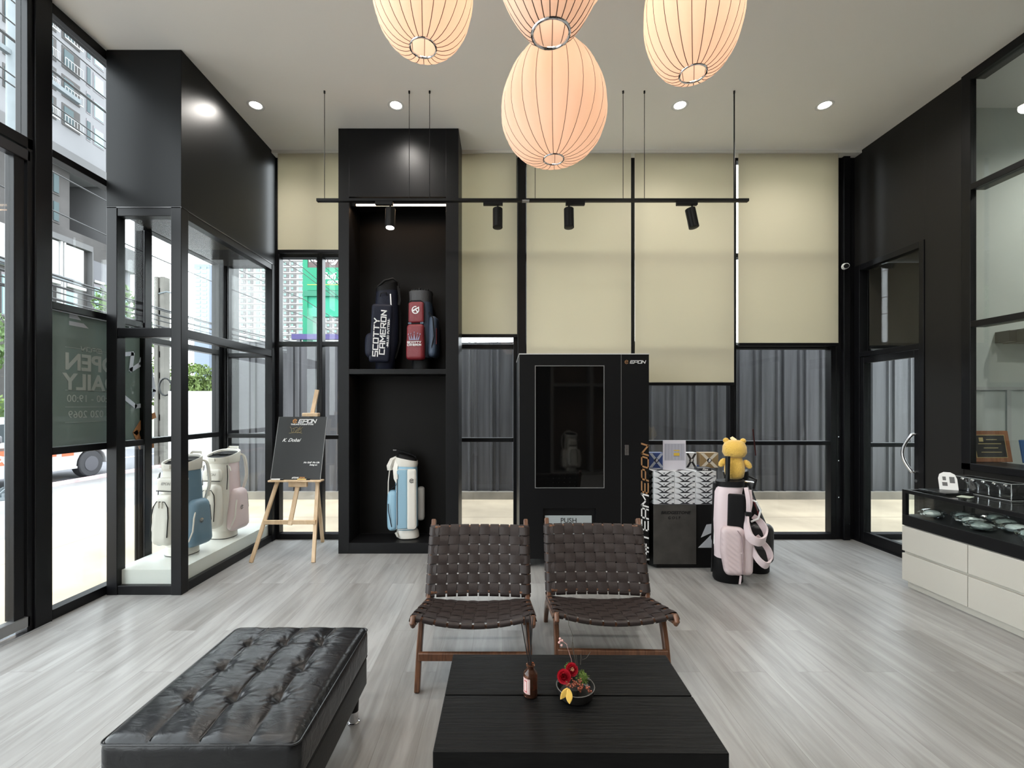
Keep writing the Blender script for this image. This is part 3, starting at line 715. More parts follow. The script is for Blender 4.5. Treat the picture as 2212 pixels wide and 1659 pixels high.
def cushion(x, y, z):
    if z > 0:
        fx = max(0, 1 - (abs(x) / OX) ** 4); fy = max(0, 1 - (abs(y) / OY) ** 4); lift = .018 * fx * fy; dz = 0
        dz += .013 * (min(1, abs(math.sin(PI * x / .155)) * 1.15) ** .55 - 1) * (1 if abs(x) < .2 else math.exp(-((abs(x) - .2) / .03) ** 2)) * min(1, fy * 3)
        for s in seams:
            for t in btn_y:
                dx, dy = x - s, y - t; r = math.hypot(dx, dy); dz -= .013 * math.exp(-(r / .020) ** 2) + .005 * math.exp(-(dy / .028) ** 2) * math.exp(-(dx / .07) ** 2)
                an = math.atan2(dy, dx); dz += .0012 * math.cos(an * 11 + s * 30) * math.exp(-((r - .045) / .028) ** 2)
        dz += .003 * math.sin(x * 60 + y * 25) * fx * math.exp(-((y + .29) / .05) ** 2)
        z = z + (lift + dz) * min(1, z / .07)
    else: pass
    return x, y, z
MB().rbox((0, 0, .348), (OX * 2, OY * 2, .148), .034, (124, 84, 5), fn=cushion).build('cushion', lea, ot, ang=180)
def loop(z, r=.022, ins=.004):
    pts = []; X_, Y_ = OX - ins - r, OY - ins - r
    for cx, cy, a0 in ((X_, Y_, 0), (-X_, Y_, 90), (-X_, -Y_, 180), (X_, -Y_, 270)):
        for k in range(6): a = math.radians(a0 + 18 * k); pts.append((cx + r * math.cos(a), cy + r * math.sin(a), z))
    return pts
MB().tube(loop(.4085), .0032, 6, closed=True).build('piping', M('piping_leather', (.012, .012, .013), .3), ot)
MB().tube(loop(.290), .0028, 6, closed=True).build('piping', MATS['piping_leather'], ot)
for s in seams:
    MB().tube([(s, -OY + .012 + (2 * OY - .024) * i / 60, .348 + cushion(s, -OY + .012 + (2 * OY - .024) * i / 60, .074)[2] - (.004 if i in (0, 60) else 0)) for i in range(61)], .0016, 5).build('seam', MATS['piping_leather'], ot)
    for t in btn_y: MB().ball((s, t, .404), .008, 10, (1, 1, .5)).build('button', lea, ot)
MB().rbox((0, 0, .215), (OX * 2 - .015, OY * 2 - .015, .13), .012, (1, 1, 1)).build('frame_rail', M('frame_leather', (.005, .005, .005), .45, spec=.3, bump=.1, bscale=100), ot)
for sx_ in (-1, 1):
    for sy in (-1, 1):
        x, y = sx_ * .255, sy * .315
        lg_ = MB().cyl((x, y, .05), (x, y, .155), .021, .026, 20).build('leg', black, ot)
        MB().lathe([(.0, 0), (.026, 0), (.026, .006), (.0215, .008), (.0215, .055), (.0, .055)], 20, (x, y, 0), cap0=False, cap1=False).build('chrome_foot', chrome, lg_)

# ================================================================ LANTERNS
shade_m = cloth_mat('lantern_silk', (.74, .63, .55, 1), .5, tcol=(.78, .62, .50, 1))
rib_m = M('lantern_rib', (.10, .05, .03), .6); bulb_m = M('bulb_glow', (1, .72, .42), .5, emit=1.5)
def lantern(px, py, d, rr, R, H, label, N=22, power=2.1, low=.33, body=None):
    """ring centre at pixel, depth d, ring radius rr, body radius R, height H; low = where the belly sits"""
    c = P(px, py, d)
    t = thing('pendant_lantern', label, 'pendant lamp', c, group='silk pendant lanterns')
    def prof(s):      # radius along height 0..1
        s2 = s ** (math.log(.5) / math.log(low)) if 0 < s < 1 else s
        return rr + (R - rr) * max(0, math.sin(PI * s2)) ** .56
    K = 22; sub = 6; rs = []
    for i in range(K + 1):
        s = i / K; s = .5 - .5 * math.cos(PI * s); r0 = prof(s); ring = []
        for k in range(N * sub):
            a = 2 * PI * k / (N * sub); ph = (k % sub) / sub
            r = r0 * (1 + .030 * math.sin(PI * ph) * min(1, (r0 - rr) / (R - rr) * 2))
            ring.append((r * math.cos(a), r * math.sin(a), H * s))
        rs.append(ring)
    MB().rings(rs, False, False).build('shade', shade_m, t, ang=180)
    pts = [(prof(.5 - .5 * math.cos(PI * i / K)) * 1.001, 0, H * (.5 - .5 * math.cos(PI * i / K))) for i in range(K + 1)]
    rib = MB().tube(pts, .0014, 4).build('rib', rib_m, t)
    for k in range(1, N):
        r = rib.copy(); COL.objects.link(r); r.parent = t; r.rotation_euler = (0, 0, 2 * PI * k / N)
    MB().tube([((rr + .001) * math.cos(a), (rr + .001) * math.sin(a), 0) for a in [2 * PI * i / 40 for i in range(40)]], .0042, 8, closed=True).build('bottom_ring', chrome, t)
    MB().tube([((rr + .001) * math.cos(a), (rr + .001) * math.sin(a), H) for a in [2 * PI * i / 40 for i in range(40)]], .0042, 8, closed=True).build('top_ring', chrome, t)
    MB().box(-rr, rr, -.003, .003, H - .004, H).build('top_bracket', chrome, t)
    if H + c.z < CH - .05:
        MB().cyl((0, 0, H), (0, 0, CH - c.z), .003, n=6).build('cord', white_m, t)
        MB().cyl((0, 0, CH - c.z - .025), (0, 0, CH - c.z), .05, n=24).build('ceiling_rose', white_m, t)
    MB().cyl((0, 0, H * .62), (0, 0, H), .003, n=6).cyl((0, 0, H * .6), (0, 0, H * .68), .018, n=12).build('lamp_holder', white_m, t)
    MB().ball((0, 0, H * .56), .03, 12).build('bulb', bulb_m, t)
    lamp('POINT', 'lantern_light', (0, 0, H * .5), power, (1, .75, .59), t, shadow_soft_size=.05)
    return t
lantern(1196, 344, 2.2, .048, .252, .56, 'lowest round cream lantern hanging in the centre of the cluster', low=.42)
lantern(1190, 73, 1.2, .049, .178, .66, 'nearest long cream lantern, partly cut off above the centre one', low=.55)
lantern(914, 103, 1.70, .048, .185, .50, 'left cream lantern with its open ring tilted toward the window', low=.42)
lantern(1497, 159, 1.72, .048, .178, .52, 'right egg shaped cream lantern with its belly turned to the right wall', low=.45)
lantern(1196, 5, 1.75, .048, .225, .40, 'farthest lantern of the cluster, hidden behind the nearest one', low=.42)

# ================================================================ DOWNLIGHTS
lit = M('downlight_disc', (1, .97, .92), .5, emit=22)
def downlight(x, y, label, power=34):
    t = thing('downlight', label, 'ceiling light', (x, y, CH), group='recessed ceiling downlights')
    MB().lathe([(.062, -.001), (.075, -.006), (.062, -.008), (.05, -.003), (.05, .0), (.062, .0)], 28, cap0=False, cap1=False).build('trim_ring', white_m, t)
    MB().lathe([(0, -.002), (.052, -.002), (.052, -.001), (0, -.001)], 24, cap0=False, cap1=False).build('diffuser', lit, t)
    lamp('SPOT', 'downlight_lamp', (0, 0, -.02), power * PW, (1, .95, .88), t, spot_size=math.radians(150), spot_blend=.8, shadow_soft_size=.05)
PW = .85
rows = [4.06, 2.6, .9, -.9]
for x, nm in ((-2.24, 'downlight beside the tall black box of the display case'), (-.966, 'downlight above the tall display cabinet'), (1.615, 'downlight above the right end of the track lighting'), (2.93, 'downlight nearest the right wall')):
    p = downlight(x, rows[0], nm)
for r in (2.2, .6, -1.2):  # rows out of view, added to raise the room's brightness
    for x in (-2.24, -.9, 1.6, 2.93): downlight(x, r, 'added round recessed downlight in the ceiling, out of view')
downlight(5.2, 3.2, 'added downlight in the office behind the right window', 90); downlight(5.2, 1.4, 'other unseen downlight in the office behind the right window', 90)  # unseen office lamps, added to light the grey wall

# ================================================================ TRACK
tk = thing('track_light', 'black suspended lighting track with four spotlights', 'track light', (0, 3.88, 0))
za = P(0, 433, 3.88).z
def tx(px): return (px - CX) / F * 3.88
B(tx(685), tx(1133), -.018, .018, za - .011, za + .011).build('track_rail', black, tk, smooth=False)
B(tx(1134), tx(1616), -.018, .018, za - .011, za + .011).build('track_rail', black, tk, smooth=False)
B(tx(1128), tx(1143), -.019, .019, za - .012, za - .002).build('track_joiner', M('joiner_grey', (.3, .3, .3), .4), tk, smooth=False)
for px in (701, 884, 928, 1116, 1156, 1346, 1392, 1586):
    MB().cyl((tx(px), 0, za + .01), (tx(px), 0, CH), .0028 if px != 1586 else .006, n=6).cyl((tx(px), 0, CH - .02), (tx(px), 0, CH), .008, n=8).build('suspension_cable', blk_pl, tk)
def spot(px, a0, a1, tilt, on=False, yaw=0):
    x = tx(px)
    ad = B(tx(a0), tx(a1), -.017, .017, za - .043, za - .011).build('track_adapter', black, tk, smooth=False, bevel=.003)
    st = MB().cyl((x, 0, za - .085), (x, 0, za - .04), .008, n=10).build('spot_stem', black, tk)
    r = Euler((math.radians(-6), math.radians(tilt), 0)); m_ = r.to_matrix(); c = Vector((x, 0, za - .155))
    MB().tube([c + m_ @ Vector((0, 0, .085)), c + m_ @ Vector((0, 0, .084)), c + m_ @ Vector((0, 0, -.084)), c + m_ @ Vector((0, 0, -.085))], [.040, .043, .043, .041], 24).build('spot_head', black, tk)
    if on: MB().cyl(c + m_ @ Vector((0, 0, -.0855)), c + m_ @ Vector((0, 0, -.088)), .034, n=20).build('spot_lens', lit, tk)
    return c
spot(843, 811, 849, 0, True); spot(1075, 1044, 1086, 0); spot(1229, 1222, 1263, 0); spot(1495, 1461, 1506, -9)
lamp('SPOT', 'track_spot_lamp', (tx(843), 0, za - .26), 10, (1, .95, .9), tk, spot_size=math.radians(50), spot_blend=.6, shadow_soft_size=.03)
# ================================================================ GOLF BAGS
def sring(z, rx, ry, cx=0, cy=0, n=36, e=2.6, tilt=0, tilty=0):
    out = []
    for k in range(n):
        a = 2 * PI * k / n - PI / 2
        c, s = math.cos(a), math.sin(a)
        x = rx * math.copysign(abs(c) ** (2 / e), c); y = ry * math.copysign(abs(s) ** (2 / e), s)
        out.append((cx + x, cy + y, z + tilt * y + tilty * x))
    return out
def loft(m, spec, mif=None, **kw):
    return m.rings([sring(*s[:3], *(s[3:] if len(s) > 3 else ())) for s in spec], mif=mif, **kw)
def pocket(t, name, mat, c, size, r=.04, bulge=0, rot=None, zip_mat=None, n=(6, 5, 8)):
    hz = size[2] / 2
    def fn(x, y, z):
        k = 1 - .12 * (z / hz) ** 2; b = 1 - bulge * (z / hz)      # fuller low down
        return x * k, y * b, z
    o = MB().rbox(c, size, r, n, rot, fn).build(name, mat, t, ang=180)
    return o
def zip_arc(t, pts, mat, r=.0032, name='zip'):
    return MB().tube(pts, r, 6).build(name, mat, t)
def cart_bag(name, label, loc, rz, main, side, group=None, trim=None, strap_side=1, sc=1.0):
    trim = trim or main
    t = thing(name, label, 'golf bag', loc, rz, group)
    t.scale = (sc, sc, 1)
    # mesh materials by angle: front/back main, sides colour
    mif = lambda i, j: 1 if (6 <= (j % 36) <= 12 or 24 <= (j % 36) <= 30) else 0
    m = MB(); loft(m, [(.075, .112, .105), (.10, .118, .110), (.16, .135, .128), (.32, .142, .135), (.50, .138, .132), (.62, .132, .126), (.70, .128, .122), (.735, .128, .122)], mif)
    m.build('body', [main, side], t, ang=60)
    m = MB(); loft(m, [(0, .108, .104), (.008, .116, .112), (.062, .114, .110), (.075, .112, .105)]); m.build('base', main, t, ang=40)
    m = MB(); loft(m, [(-.0, .109, .105), (.006, .118, .114)]); m.build('base_rim', blk_pl, t)
    # collar slanting up to the back
    T = .25
    m = MB(); A = [(.725, .131, .125, 0, 0, 36, 2.6, 0), (.735, .136, .130, 0, 0, 36, 2.6, .02), (.80, .140, .134, 0, 0, 36, 2.6, T), (.815, .138, .132, 0, 0, 36, 2.6, T), (.812, .126, .120, 0, 0, 36, 2.6, T), (.74, .120, .114, 0, 0, 36, 2.6, .05)]
    m.rings([sring(*a) for a in A], False, False); m.build('collar', main, t, ang=50)
    m = MB(); m.rings([sring(.795, .122, .116, 0, 0, 36, 2.6, T), sring(.796, .122, .116, 0, 0, 36, 2.6, T)]); m.build('club_well', M('bag_lining', (.010, .008, .008), .9), t)
    m = MB()
    for x in (-.04, .04): m.box(x - .004, x + .004, -.10, .10, .795, .806)
    m.box(-.11, .11, -.004, .004, .798, .808); m.build('divider', blk_pl, t)
    m = MB(); m.strap([(-.06, .128, .83), (-.045, .150, .86), (.045, .150, .86), (.06, .128, .83)], .022, .012, (0, 0, 1)); m.build('lift_handle', main, t)
    m = MB(); m.strap([(-.028, -.140, .765), (-.028, -.148, .765), (.028, -.148, .765), (.028, -.140, .765)], .03, .006, (0, 0, 1)); m.build('front_handle', main, t)
    # front pockets
    pocket(t, 'front_pocket', main, (0, -.155, .33), (.20, .12, .42), .05, .25)
    pocket(t, 'upper_pocket', main, (0, -.135, .615), (.19, .05, .12), .022)
    MB().box(-.092, .092, -.1615, -.158, .561, .568).build('zip', blk_pl, t)
    pts = [(-.078, -.222, .20), (-.080, -.213, .36), (-.070, -.207, .44), (-.040, -.203, .485), (.040, -.203, .485), (.070, -.207, .44), (.080, -.213, .36), (.078, -.222, .20)]
    zip_arc(t, pts, blk_pl, .004)
    for x in (-.02, .012): MB().box(x, x + .008, -.214, -.206, .435, .49).build('zip_pull', main, t)
    # side pockets low on both flanks, with pale piping
    for s in (-1, 1):
        rot = Euler((0, 0, 0)).to_matrix()
        pocket(t, 'side_pocket', side, (s * .150, .01, .275), (.115, .215, .40), .055, .22)
        MB().tube([(s * .128, -.115, .60), (s * .150, -.10, .50), (s * .195, -.03, .43), (s * .170, .085, .50)][0:0] or [(s * .155, -.108, .10), (s * .200, -.098, .22), (s * .200, -.085, .33), (s * .182, -.04, .42), (s * .150, .0, .47)], .0062, 8).build('piping', white_pl if side is not white_pl else main, t)
        zip_arc(t, [(s * .155, .10, .13), (s * .192, .10, .28), (s * .185, .095, .40), (s * .150, .085, .47)], blk_pl, .004)
        lo = hexlogo(.018, chrome, t, (s * .2095, -.02, .30), (PI / 2, 0, s * PI / 2), .004)
        MB().strap([(s * .134, -.09, .70), (s * .150, -.092, .655)], .012, .004, (0, 1, 0)).build('zip_pull', main, t)
        zip_arc(t, [(s * .118, -.098, .71), (s * .128, -.105, .60), (s * .126, -.112, .48)], blk_pl, .0035)
    # shoulder strap
    s = strap_side; m = MB()
    m.strap(smooth_path([(s * .110, .085, .80), (s * .142, .105, .775), (s * .160, .11, .68), (s * .163, .11, .57), (s * .148, .085, .46)]), smooth_w([.03, .036, .042, .036, .024], 5), .014, (1, -.5, 0)); m.build('shoulder_strap', main, t, ang=60)
    text_mesh('EPON', .034, M('grey_print', (.36, .35, .33), .5), t, (0, -.1608, .625), FRONT, shear=.3, depth=.002)
    return t
cart_bag('golf_bag', 'white and steel blue golf bag standing at the front of the display case', P(394, 1197, 3.87) * 1, math.radians(-10), white_pl, blue_pl).location.z = .18
cart_bag('golf_bag', 'white and pale pink golf bag at the rear of the display case', P(482, 1160, 4.37) * 1, math.radians(-6), white_pl, pink_pl).location.z = .18

# niche bag: slim, light blue and white with flat panels
t = thing('golf_bag', 'light blue and white golf bag standing in the lower niche of the tall cabinet', 'golf bag', (-.985, 4.60, .105), math.radians(8))
m = MB(); loft(m, [(.09, .10, .085), (.12, .118, .10), (.72, .110, .095), (.74, .108, .093)], lambda i, j: 0); m.build('body', ltblue, t, ang=60)
m = MB(); m.rings([sring(0, .092, .085, .02, 0), sring(.01, .108, .10, .02, 0), sring(.06, .112, .10, .01, 0), sring(.09, .102, .087)]); m.build('base', white_pl, t, ang=50)
m = MB(); m.rings([sring(0, .08, .075, .02, 0), sring(.012, .104, .096, .02, 0)]); m.build('base_rim', blk_pl, t)
m = MB(); TT = -.22
m.rings([sring(.735, .110, .095, 0, 0, 36, 2.6, 0, -.05), sring(.77, .116, .10, 0, 0, 36, 2.6, 0, -.10), sring(.81, .112, .098, 0, 0, 36, 2.6, 0, TT), sring(.80, .10, .088, 0, 0, 36, 2.6, 0, TT)], True, True); m.build('collar', white_pl, t, ang=50)
m = MB(); m.rings([sring(.805, .104, .09, 0, 0, 36, 2.6, 0, TT), sring(.835, .095, .08, .01, 0, 36, 2.6, 0, -.35), sring(.845, .07, .06, .01, 0, 36, 2.6, 0, -.35)]); m.build('rain_hood_rim', blk_ny, t, ang=50)
MB().strap([(-.13, .0, .905), (-.09, 0, .90), (.02, 0, .865), (.09, 0, .83), (.10, 0, .77)], [.05, .05, .045, .04, .03], .014, (0, 1, 0)).build('grab_handle', blk_ny, t)
MB().box(-.135, -.10, -.027, .027, .893, .905).build('handle_tip', M('grey_plastic', (.2, .2, .2), .5), t, bevel=.004)
MB().rbox((-.035, -.105, .415), (.105, .045, .60), .018, (3, 2, 4)).build('front_panel', ltblue, t, ang=180)
MB().rbox((.057, -.105, .412), (.092, .052, .605), .022, (3, 2, 4)).build('white_panel', white_pl, t, ang=180)
MB().tube([(-.088, -.128, .12), (-.088, -.129, .70), (-.07, -.13, .715), (.08, -.134, .715), (.102, -.13, .69), (.104, -.13, .14), (.085, -.13, .115), (-.075, -.128, .115)], .0022, 6, closed=True).build('piping', white_pl, t)
hexlogo(.020, metal_d, t, (.058, -.1325, .60), FRONT, .004)
MB().tube([(-.082, -.131, .16), (-.084, -.133, .66)], .003, 6).build('zip', navy, t)
MB().box(-.089, -.078, -.138, -.132, .62, .67).build('zip_pull', white_pl, t)
pocket(t, 'side_pocket', ltblue, (-.135, -.02, .29), (.11, .16, .40), .045, .2)
MB().tube([(-.175, -.10, .37), (-.17, -.115, .30), (-.14, -.115, .14)], .0045, 6).build('zip', navy, t)
MB().tube([(-.19, -.03, .48), (-.18, -.05, .485), (-.10, -.06, .55), (-.085, -.06, .60)], .003, 6).build('piping', navy, t)
MB().rbox((.145, .02, .34), (.075, .12, .34), .03, (2, 2, 3)).build('back_pocket', M('grey_white_leather', (.42, .41, .39), .5), t, ang=180)
MB().strap([(-.10, -.03, .82), (-.14, -.04, .80), (-.165, -.05, .74), (-.160, -.05, .70)], [.03, .05, .06, .05], .03, (1, -1, 0)).build('shoulder_strap_pad', white_pl, t, ang=60)
MB().strap([(-.09, -.05, .80), (-.105, -.07, .72), (-.10, -.08, .62), (-.085, -.08, .58)], [.04, .05, .04, .03], .02, (1, -.4, 0)).build('shoulder_strap_pad', white_pl, t, ang=60)
MB().tube([(-.165, -.05, .70), (-.178, -.05, .58), (-.18, -.05, .42)], .006, 6).build('shoulder_strap', white_pl, t)
MB().strap([(-.08, -.08, .03), (-.10, -.09, .075)], .02, .012, (1, 0, 0)).build('foot_tab', white_pl, t)

# upper niche: navy stand bag, leaning
t = thing('golf_bag', 'navy stand bag with large white vertical lettering in the upper niche', 'golf bag', (-1.20, 4.575, 1.819), math.radians(10))
def lean(z): return .045 * z
m = MB(); m.rings([sring(0, .085, .08, 0, 0), sring(.01, .095, .09, 0), sring(.12, .095, .09, .005), sring(.14, .10, .095, .005), sring(.30, .125, .115, .01), sring(.6, .120, .105, .015), sring(.78, .105, .10, .02), sring(.80, .11, .10, .02, 0, 36, 2.6, 0, .12)]); m.build('body', navy, t, ang=60)
m = MB(); m.rings([sring(.80, .11, .10, .02, 0, 36, 2.6, 0, .12), sring(.86, .112, .104, .02, 0, 36, 2.6, 0, .35), sring(.85, .095, .09, .02, 0, 36, 2.6, 0, .35)], True, True); m.build('collar', blk_ny, t, ang=50)
MB().tube([(-.07, -.04, .84), (.0, -.05, .905), (.08, -.05, .93), (.13, -.04, .90), (.14, -.04, .84)], .012, 8).build('grab_handle', blk_ny, t)
m = MB(); m.rbox((-.03, -.115, .36), (.20, .06, .58), .028, (4, 3, 8), None, lambda x, y, z: (x + .05 * z - .03 * max(0, -z - .1) , y, z)); m.build('front_pocket', navy, t, ang=180)
pocket(t, 'ball_pocket', navy, (-.11, -.06, .24), (.16, .16, .26), .06, .2)
MB().strap([(.13, -.05, .86), (.15, -.06, .72), (.14, -.07, .66)], .022, .006, (1, 0, 0)).build('strap', blk_ny, t)
MB().strap([(.06, -.105, .76), (.068, -.11, .62)], .012, .004, (1, 0, 0)).build('white_tag', white_pr, t)
MB().tube([(-.04, -.11, .73), (-.03, -.125, .76), (.02, -.125, .77), (.03, -.11, .74)], .006, 6).build('strap_ring', blk_pl, t)
MB().strap([(.10, .0, .80), (.15, .02, .6), (.15, .02, .3), (.10, .0, .12)], .04, .02, (0, 1, 0)).build('stand_strap', blk_ny, t)
VR = (PI / 2, -PI / 2, 0)    # text running upward on a face toward -y
tilt_ = .06
def vtext(s, h, x, z0, z1, par, wide, mat=white_pr, w=.24, gap=.34, yy=-.1475, tl=.05):
    L = z1 - z0; mb = MB(); e = strokes(mb, s, h, w, 0, wide, 0, 0, .002, gap)
    k = L / (e - gap * h); mb.v = [(x_ * k, y_ - h / 2, z_) for x_, y_, z_ in mb.v]
    o = mb.build('lettering', mat, par, smooth=False); o.matrix_local = Matrix.Translation((x, yy, z0)) @ Matrix.Rotation(tl, 4, 'Y') @ Matrix(((0, -1, 0, 0), (0, 0, -1, 0), (1, 0, 0, 0), (0, 0, 0, 1)))
    return o
vtext('SCOTTY', .046, -.085, .13, .50, t, 1.0, w=.21); vtext('CAMERON', .046, -.020, .15, .58, t, .95, w=.21)
text_mesh('-MILLED PUTTERS-', .028, white_pr, t, (.042, -.1475, .36), (PI / 2, -PI / 2 + .05, 0), bold=.0006, sx=1.25)

# upper niche: red cart bag
t = thing('golf_bag', 'red and dull blue golf bag with crown print in the upper niche', 'golf bag', (-.835, 4.60, 1.819), math.radians(-8))
m = MB(); m.rings([sring(0, .08, .08), sring(.01, .088, .088), sring(.12, .088, .088), sring(.13, .105, .10), sring(.3, .122, .115), sring(.6, .118, .112), sring(.70, .11, .105)]); m.build('body', blue_ny, t, ang=60)
m = MB(); m.rings([sring(0, .082, .082), sring(.005, .092, .092), sring(.115, .090, .090), sring(.13, .10, .10)]); m.build('base', blk_ny, t)
m = MB(); m.rings([sring(.69, .112, .107), sring(.75, .115, .11), sring(.80, .118, .112), sring(.80, .10, .10)], True, True); m.build('collar', M('grey_nylon', (.045, .045, .048), .6, bump=.2, bscale=90), t, ang=50)
m = MB()
for k in range(22):
    a = k * 2 * PI / 22; m.ball((.10 * math.cos(a), .098 * math.sin(a), .805), .016, 6, (1, 1, .9 + .5 * math.sin(k * 2.3)))
m.build('fur_lining', blk_ny, t)
MB().rbox((-.01, -.115, .575), (.165, .05, .215), .024, (4, 2, 4)).build('upper_pocket', red_ny, t, ang=180)
m = MB(); m.rbox((-.015, -.125, .275), (.190, .08, .36), .036, (4, 3, 6), None, lambda x, y, z: (x * (1 - .06 * (z > 0)), y * (1 - .25 * z / .18), z)); m.build('lower_pocket', red_ny, t, ang=180)
MB().tube([(-.10, -.12, .14), (-.105, -.13, .3), (-.095, -.12, .42), (-.05, -.13, .46), (.03, -.13, .46), (.072, -.12, .42), (.085, -.13, .3), (.08, -.12, .14)], .007, 6).build('piping', blk_ny, t)
MB().tube([(-.09, -.12, .48), (-.09, -.128, .66), (-.06, -.13, .69), (.04, -.13, .69), (.072, -.128, .66), (.072, -.12, .48)], .006, 6).build('piping', blk_ny, t)
for x in (-.075, .05): MB().box(x - .018, x + .018, -.135, -.118, .455, .475).build('buckle', M('slate', (.06, .09, .13), .5), t, bevel=.003)
pocket(t, 'side_pocket', blue_ny, (.135, .0, .34), (.09, .17, .42), .04, .2)
MB().tube([(.125, -.09, .16), (.165, -.09, .34), (.15, -.085, .52), (.11, -.08, .58)], .006, 6).build('piping', blk_ny, t)
MB().box(.178, .182, -.07, -.04, .26, .42).build('red_stripe', red_ny, t)
m = MB()
for i in range(24):
    a0 = 2 * PI * i / 24; a1 = 2 * PI * (i + 1) / 24
    if i in (3, 4): continue
    m.prism([(.030 * math.cos(a0), .030 * math.sin(a0)), (.039 * math.cos(a0), .039 * math.sin(a0)), (.039 * math.cos(a1), .039 * math.sin(a1)), (.030 * math.cos(a1), .030 * math.sin(a1))], Matrix(), .002)
stroke2(m, [(-.025, -.004), (.010, .012), (.034, .026)], .011, .002); stroke2(m, [(-.002, .008), (.022, -.022)], .011, .002); stroke2(m, [(-.018, -.012), (.006, .018)], .008, .002)
o = m.build('round_badge', white_pr, t, smooth=False); o.location = (-.012, -.142, .595); o.rotation_euler = FRONT
m = MB(); grey_l = M('lilac_print', (.22, .2, .3), .5)
for x0, x1, xt, h in ((-.05, -.03, -.058, .05), (-.03, -.012, -.034, .06), (-.012, .012, 0, .07), (.012, .03, .034, .06), (.03, .05, .058, .05)):
    m.prism([(x0, 0), (x1, 0), (xt, h)], Matrix(), .002)
for xt, h in ((-.06, .058), (-.034, .066), (0, .078), (.034, .066), (.06, .058)): m.prism([(xt + .006 * math.cos(a), h + .006 * math.sin(a)) for a in [k * PI / 4 for k in range(8)]], Matrix(), .002)
o = m.build('crown_print', grey_l, t, smooth=False); o.location = (-.015, -.171, .29); o.rotation_euler = (math.radians(88), 0, 0)
glyph_obj('SCOTTY', .016, white_pr, t, (-.015, -.1725, .268), FRONT, w=.26, wide=1.5, depth=.002); glyph_obj('CAMERON', .015, white_pr, t, (-.015, -.1735, .242), FRONT, w=.26, wide=1.3, depth=.002)

# floor: pale pink stand bag by the ball boxes
t = thing('golf_bag', 'pale pink and black stand bag with big strap loops by the ball box counter', 'golf bag', (1.885, 3.74, 0), math.radians(-20)); t.rotation_euler.y = math.radians(1.5)
pk = M('blush_leather', (.66, .55, .57), .45, bump=.06, bscale=120)
L = lambda z: -.03 * z
m = MB(); m.rings([sring(.0, .105, .09), sring(.015, .115, .10), sring(.20, .112, .10, L(.2)), sring(.22, .112, .10)]); m.build('base', blk_ny, t, ang=50)
m = MB(); m.rings([sring(.20, .116, .104), sring(.24, .118, .106), sring(.5, .116, .104, L(.5)), sring(.74, .108, .10, L(.7)), sring(.80, .104, .098, -.005, 0, 36, 2.6, 0, .05)], mif=lambda i, j: 1 if 25 <= j <= 28 else 0); m.build('body', [pk, blk_ny], t, ang=60)
m = MB(); m.rings([sring(.79, .108, .102, -.005, 0, 36, 2.6, 0, .05), sring(.835, .108, .102, -.005, 0, 36, 2.6, 0, .10), sring(.83, .092, .086, -.005, 0, 36, 2.6, 0, .10)], True, True); m.build('collar', blk_ny, t, ang=50)
MB().rbox((.035, -.096, .585), (.125, .035, .31), .015, (3, 2, 4)).build('black_panel', blk_ny, t, ang=180)
m = MB(); m.rbox((.03, -.125, .285), (.175, .10, .39), .045, (22, 4, 44), None, lambda x, y, z: (x * (1 - .9 * max(0, -z)) + .12 * max(0, -z) - .02, y * (1 - .8 * z) + (.0040 * abs(math.sin((x * .8 + z) * 75)) if y < 0 else 0), z + .10 * x * (z < 0))); m.build('quilted_pocket', M('quilted_pink', (.58, .47, .48), .42), t, ang=180)
MB().rbox((.115, -.06, .27), (.11, .15, .36), .045, (4, 4, 5)).build('side_pocket', pk, t, ang=180)
MB().tube([(.085, -.175, .12), (.082, -.18, .3), (.07, -.175, .42), (.04, -.17, .46)], .004, 6).build('zip', M('mauve', (.30, .22, .24), .5), t)
MB().rbox((-.115, .0, .56), (.03, .10, .50), .012, (1, 1, 3)).build('stand_leg_housing', blk_ny, t, ang=180)
MB().cyl((-.125, -.03, .06), (-.12, -.03, .58), .007, n=8).build('stand_leg', blk_pl, t)
MB().cyl((-.115, -.05, .30), (-.115, -.05, .56), .004, n=8).build('stand_leg', white_m, t)
def band(pts, w, th, side, mat, name='shoulder_strap'): return MB().strap(smooth_path(pts), smooth_w(w, len(pts)), th, side).build(name, mat, t, ang=60)
band([(.115, -.10, .60), (.11, -.14, .50), (.13, -.165, .42), (.19, -.16, .385), (.245, -.10, .40), (.255, -.05, .46), (.22, -.03, .52), (.17, -.05, .56)], [.05, .06, .065, .065, .06, .055, .05, .04], .016, (.15, -.1, 1), pk)
band([(.15, -.09, .34), (.19, -.13, .25), (.25, -.13, .20), (.295, -.06, .22), (.285, -.03, .30), (.20, -.03, .40)], [.03, .045, .055, .05, .045, .035], .014, (.3, -.1, 1), pk)
band([(.10, -.105, .80), (.115, -.13, .70), (.12, -.12, .60)], .03, .008, (1, 0, 0), pk)
band([(.135, -.08, .78), (.14, -.11, .68), (.128, -.12, .60)], .02, .008, (1, 0, 0), pk)
MB().box(.10, .145, -.14, -.11, .575, .61).build('strap_buckle', blk_pl, t, bevel=.004)
MB().tube([(.13, -.07, .70), (.18, -.09, .69), (.215, -.08, .62), (.20, -.07, .55), (.15, -.07, .52)], .008, 8).build('carry_handle', white_m, t)
MB().strap([(.07, -.15, .03), (.075, -.155, .10)], .015, .004, (1, 0, 0)).build('pull_tab', pk, t)
MB().box(-.108, -.096, -.06, -.05, .775, .785).build('rivet', blk_pl, t)
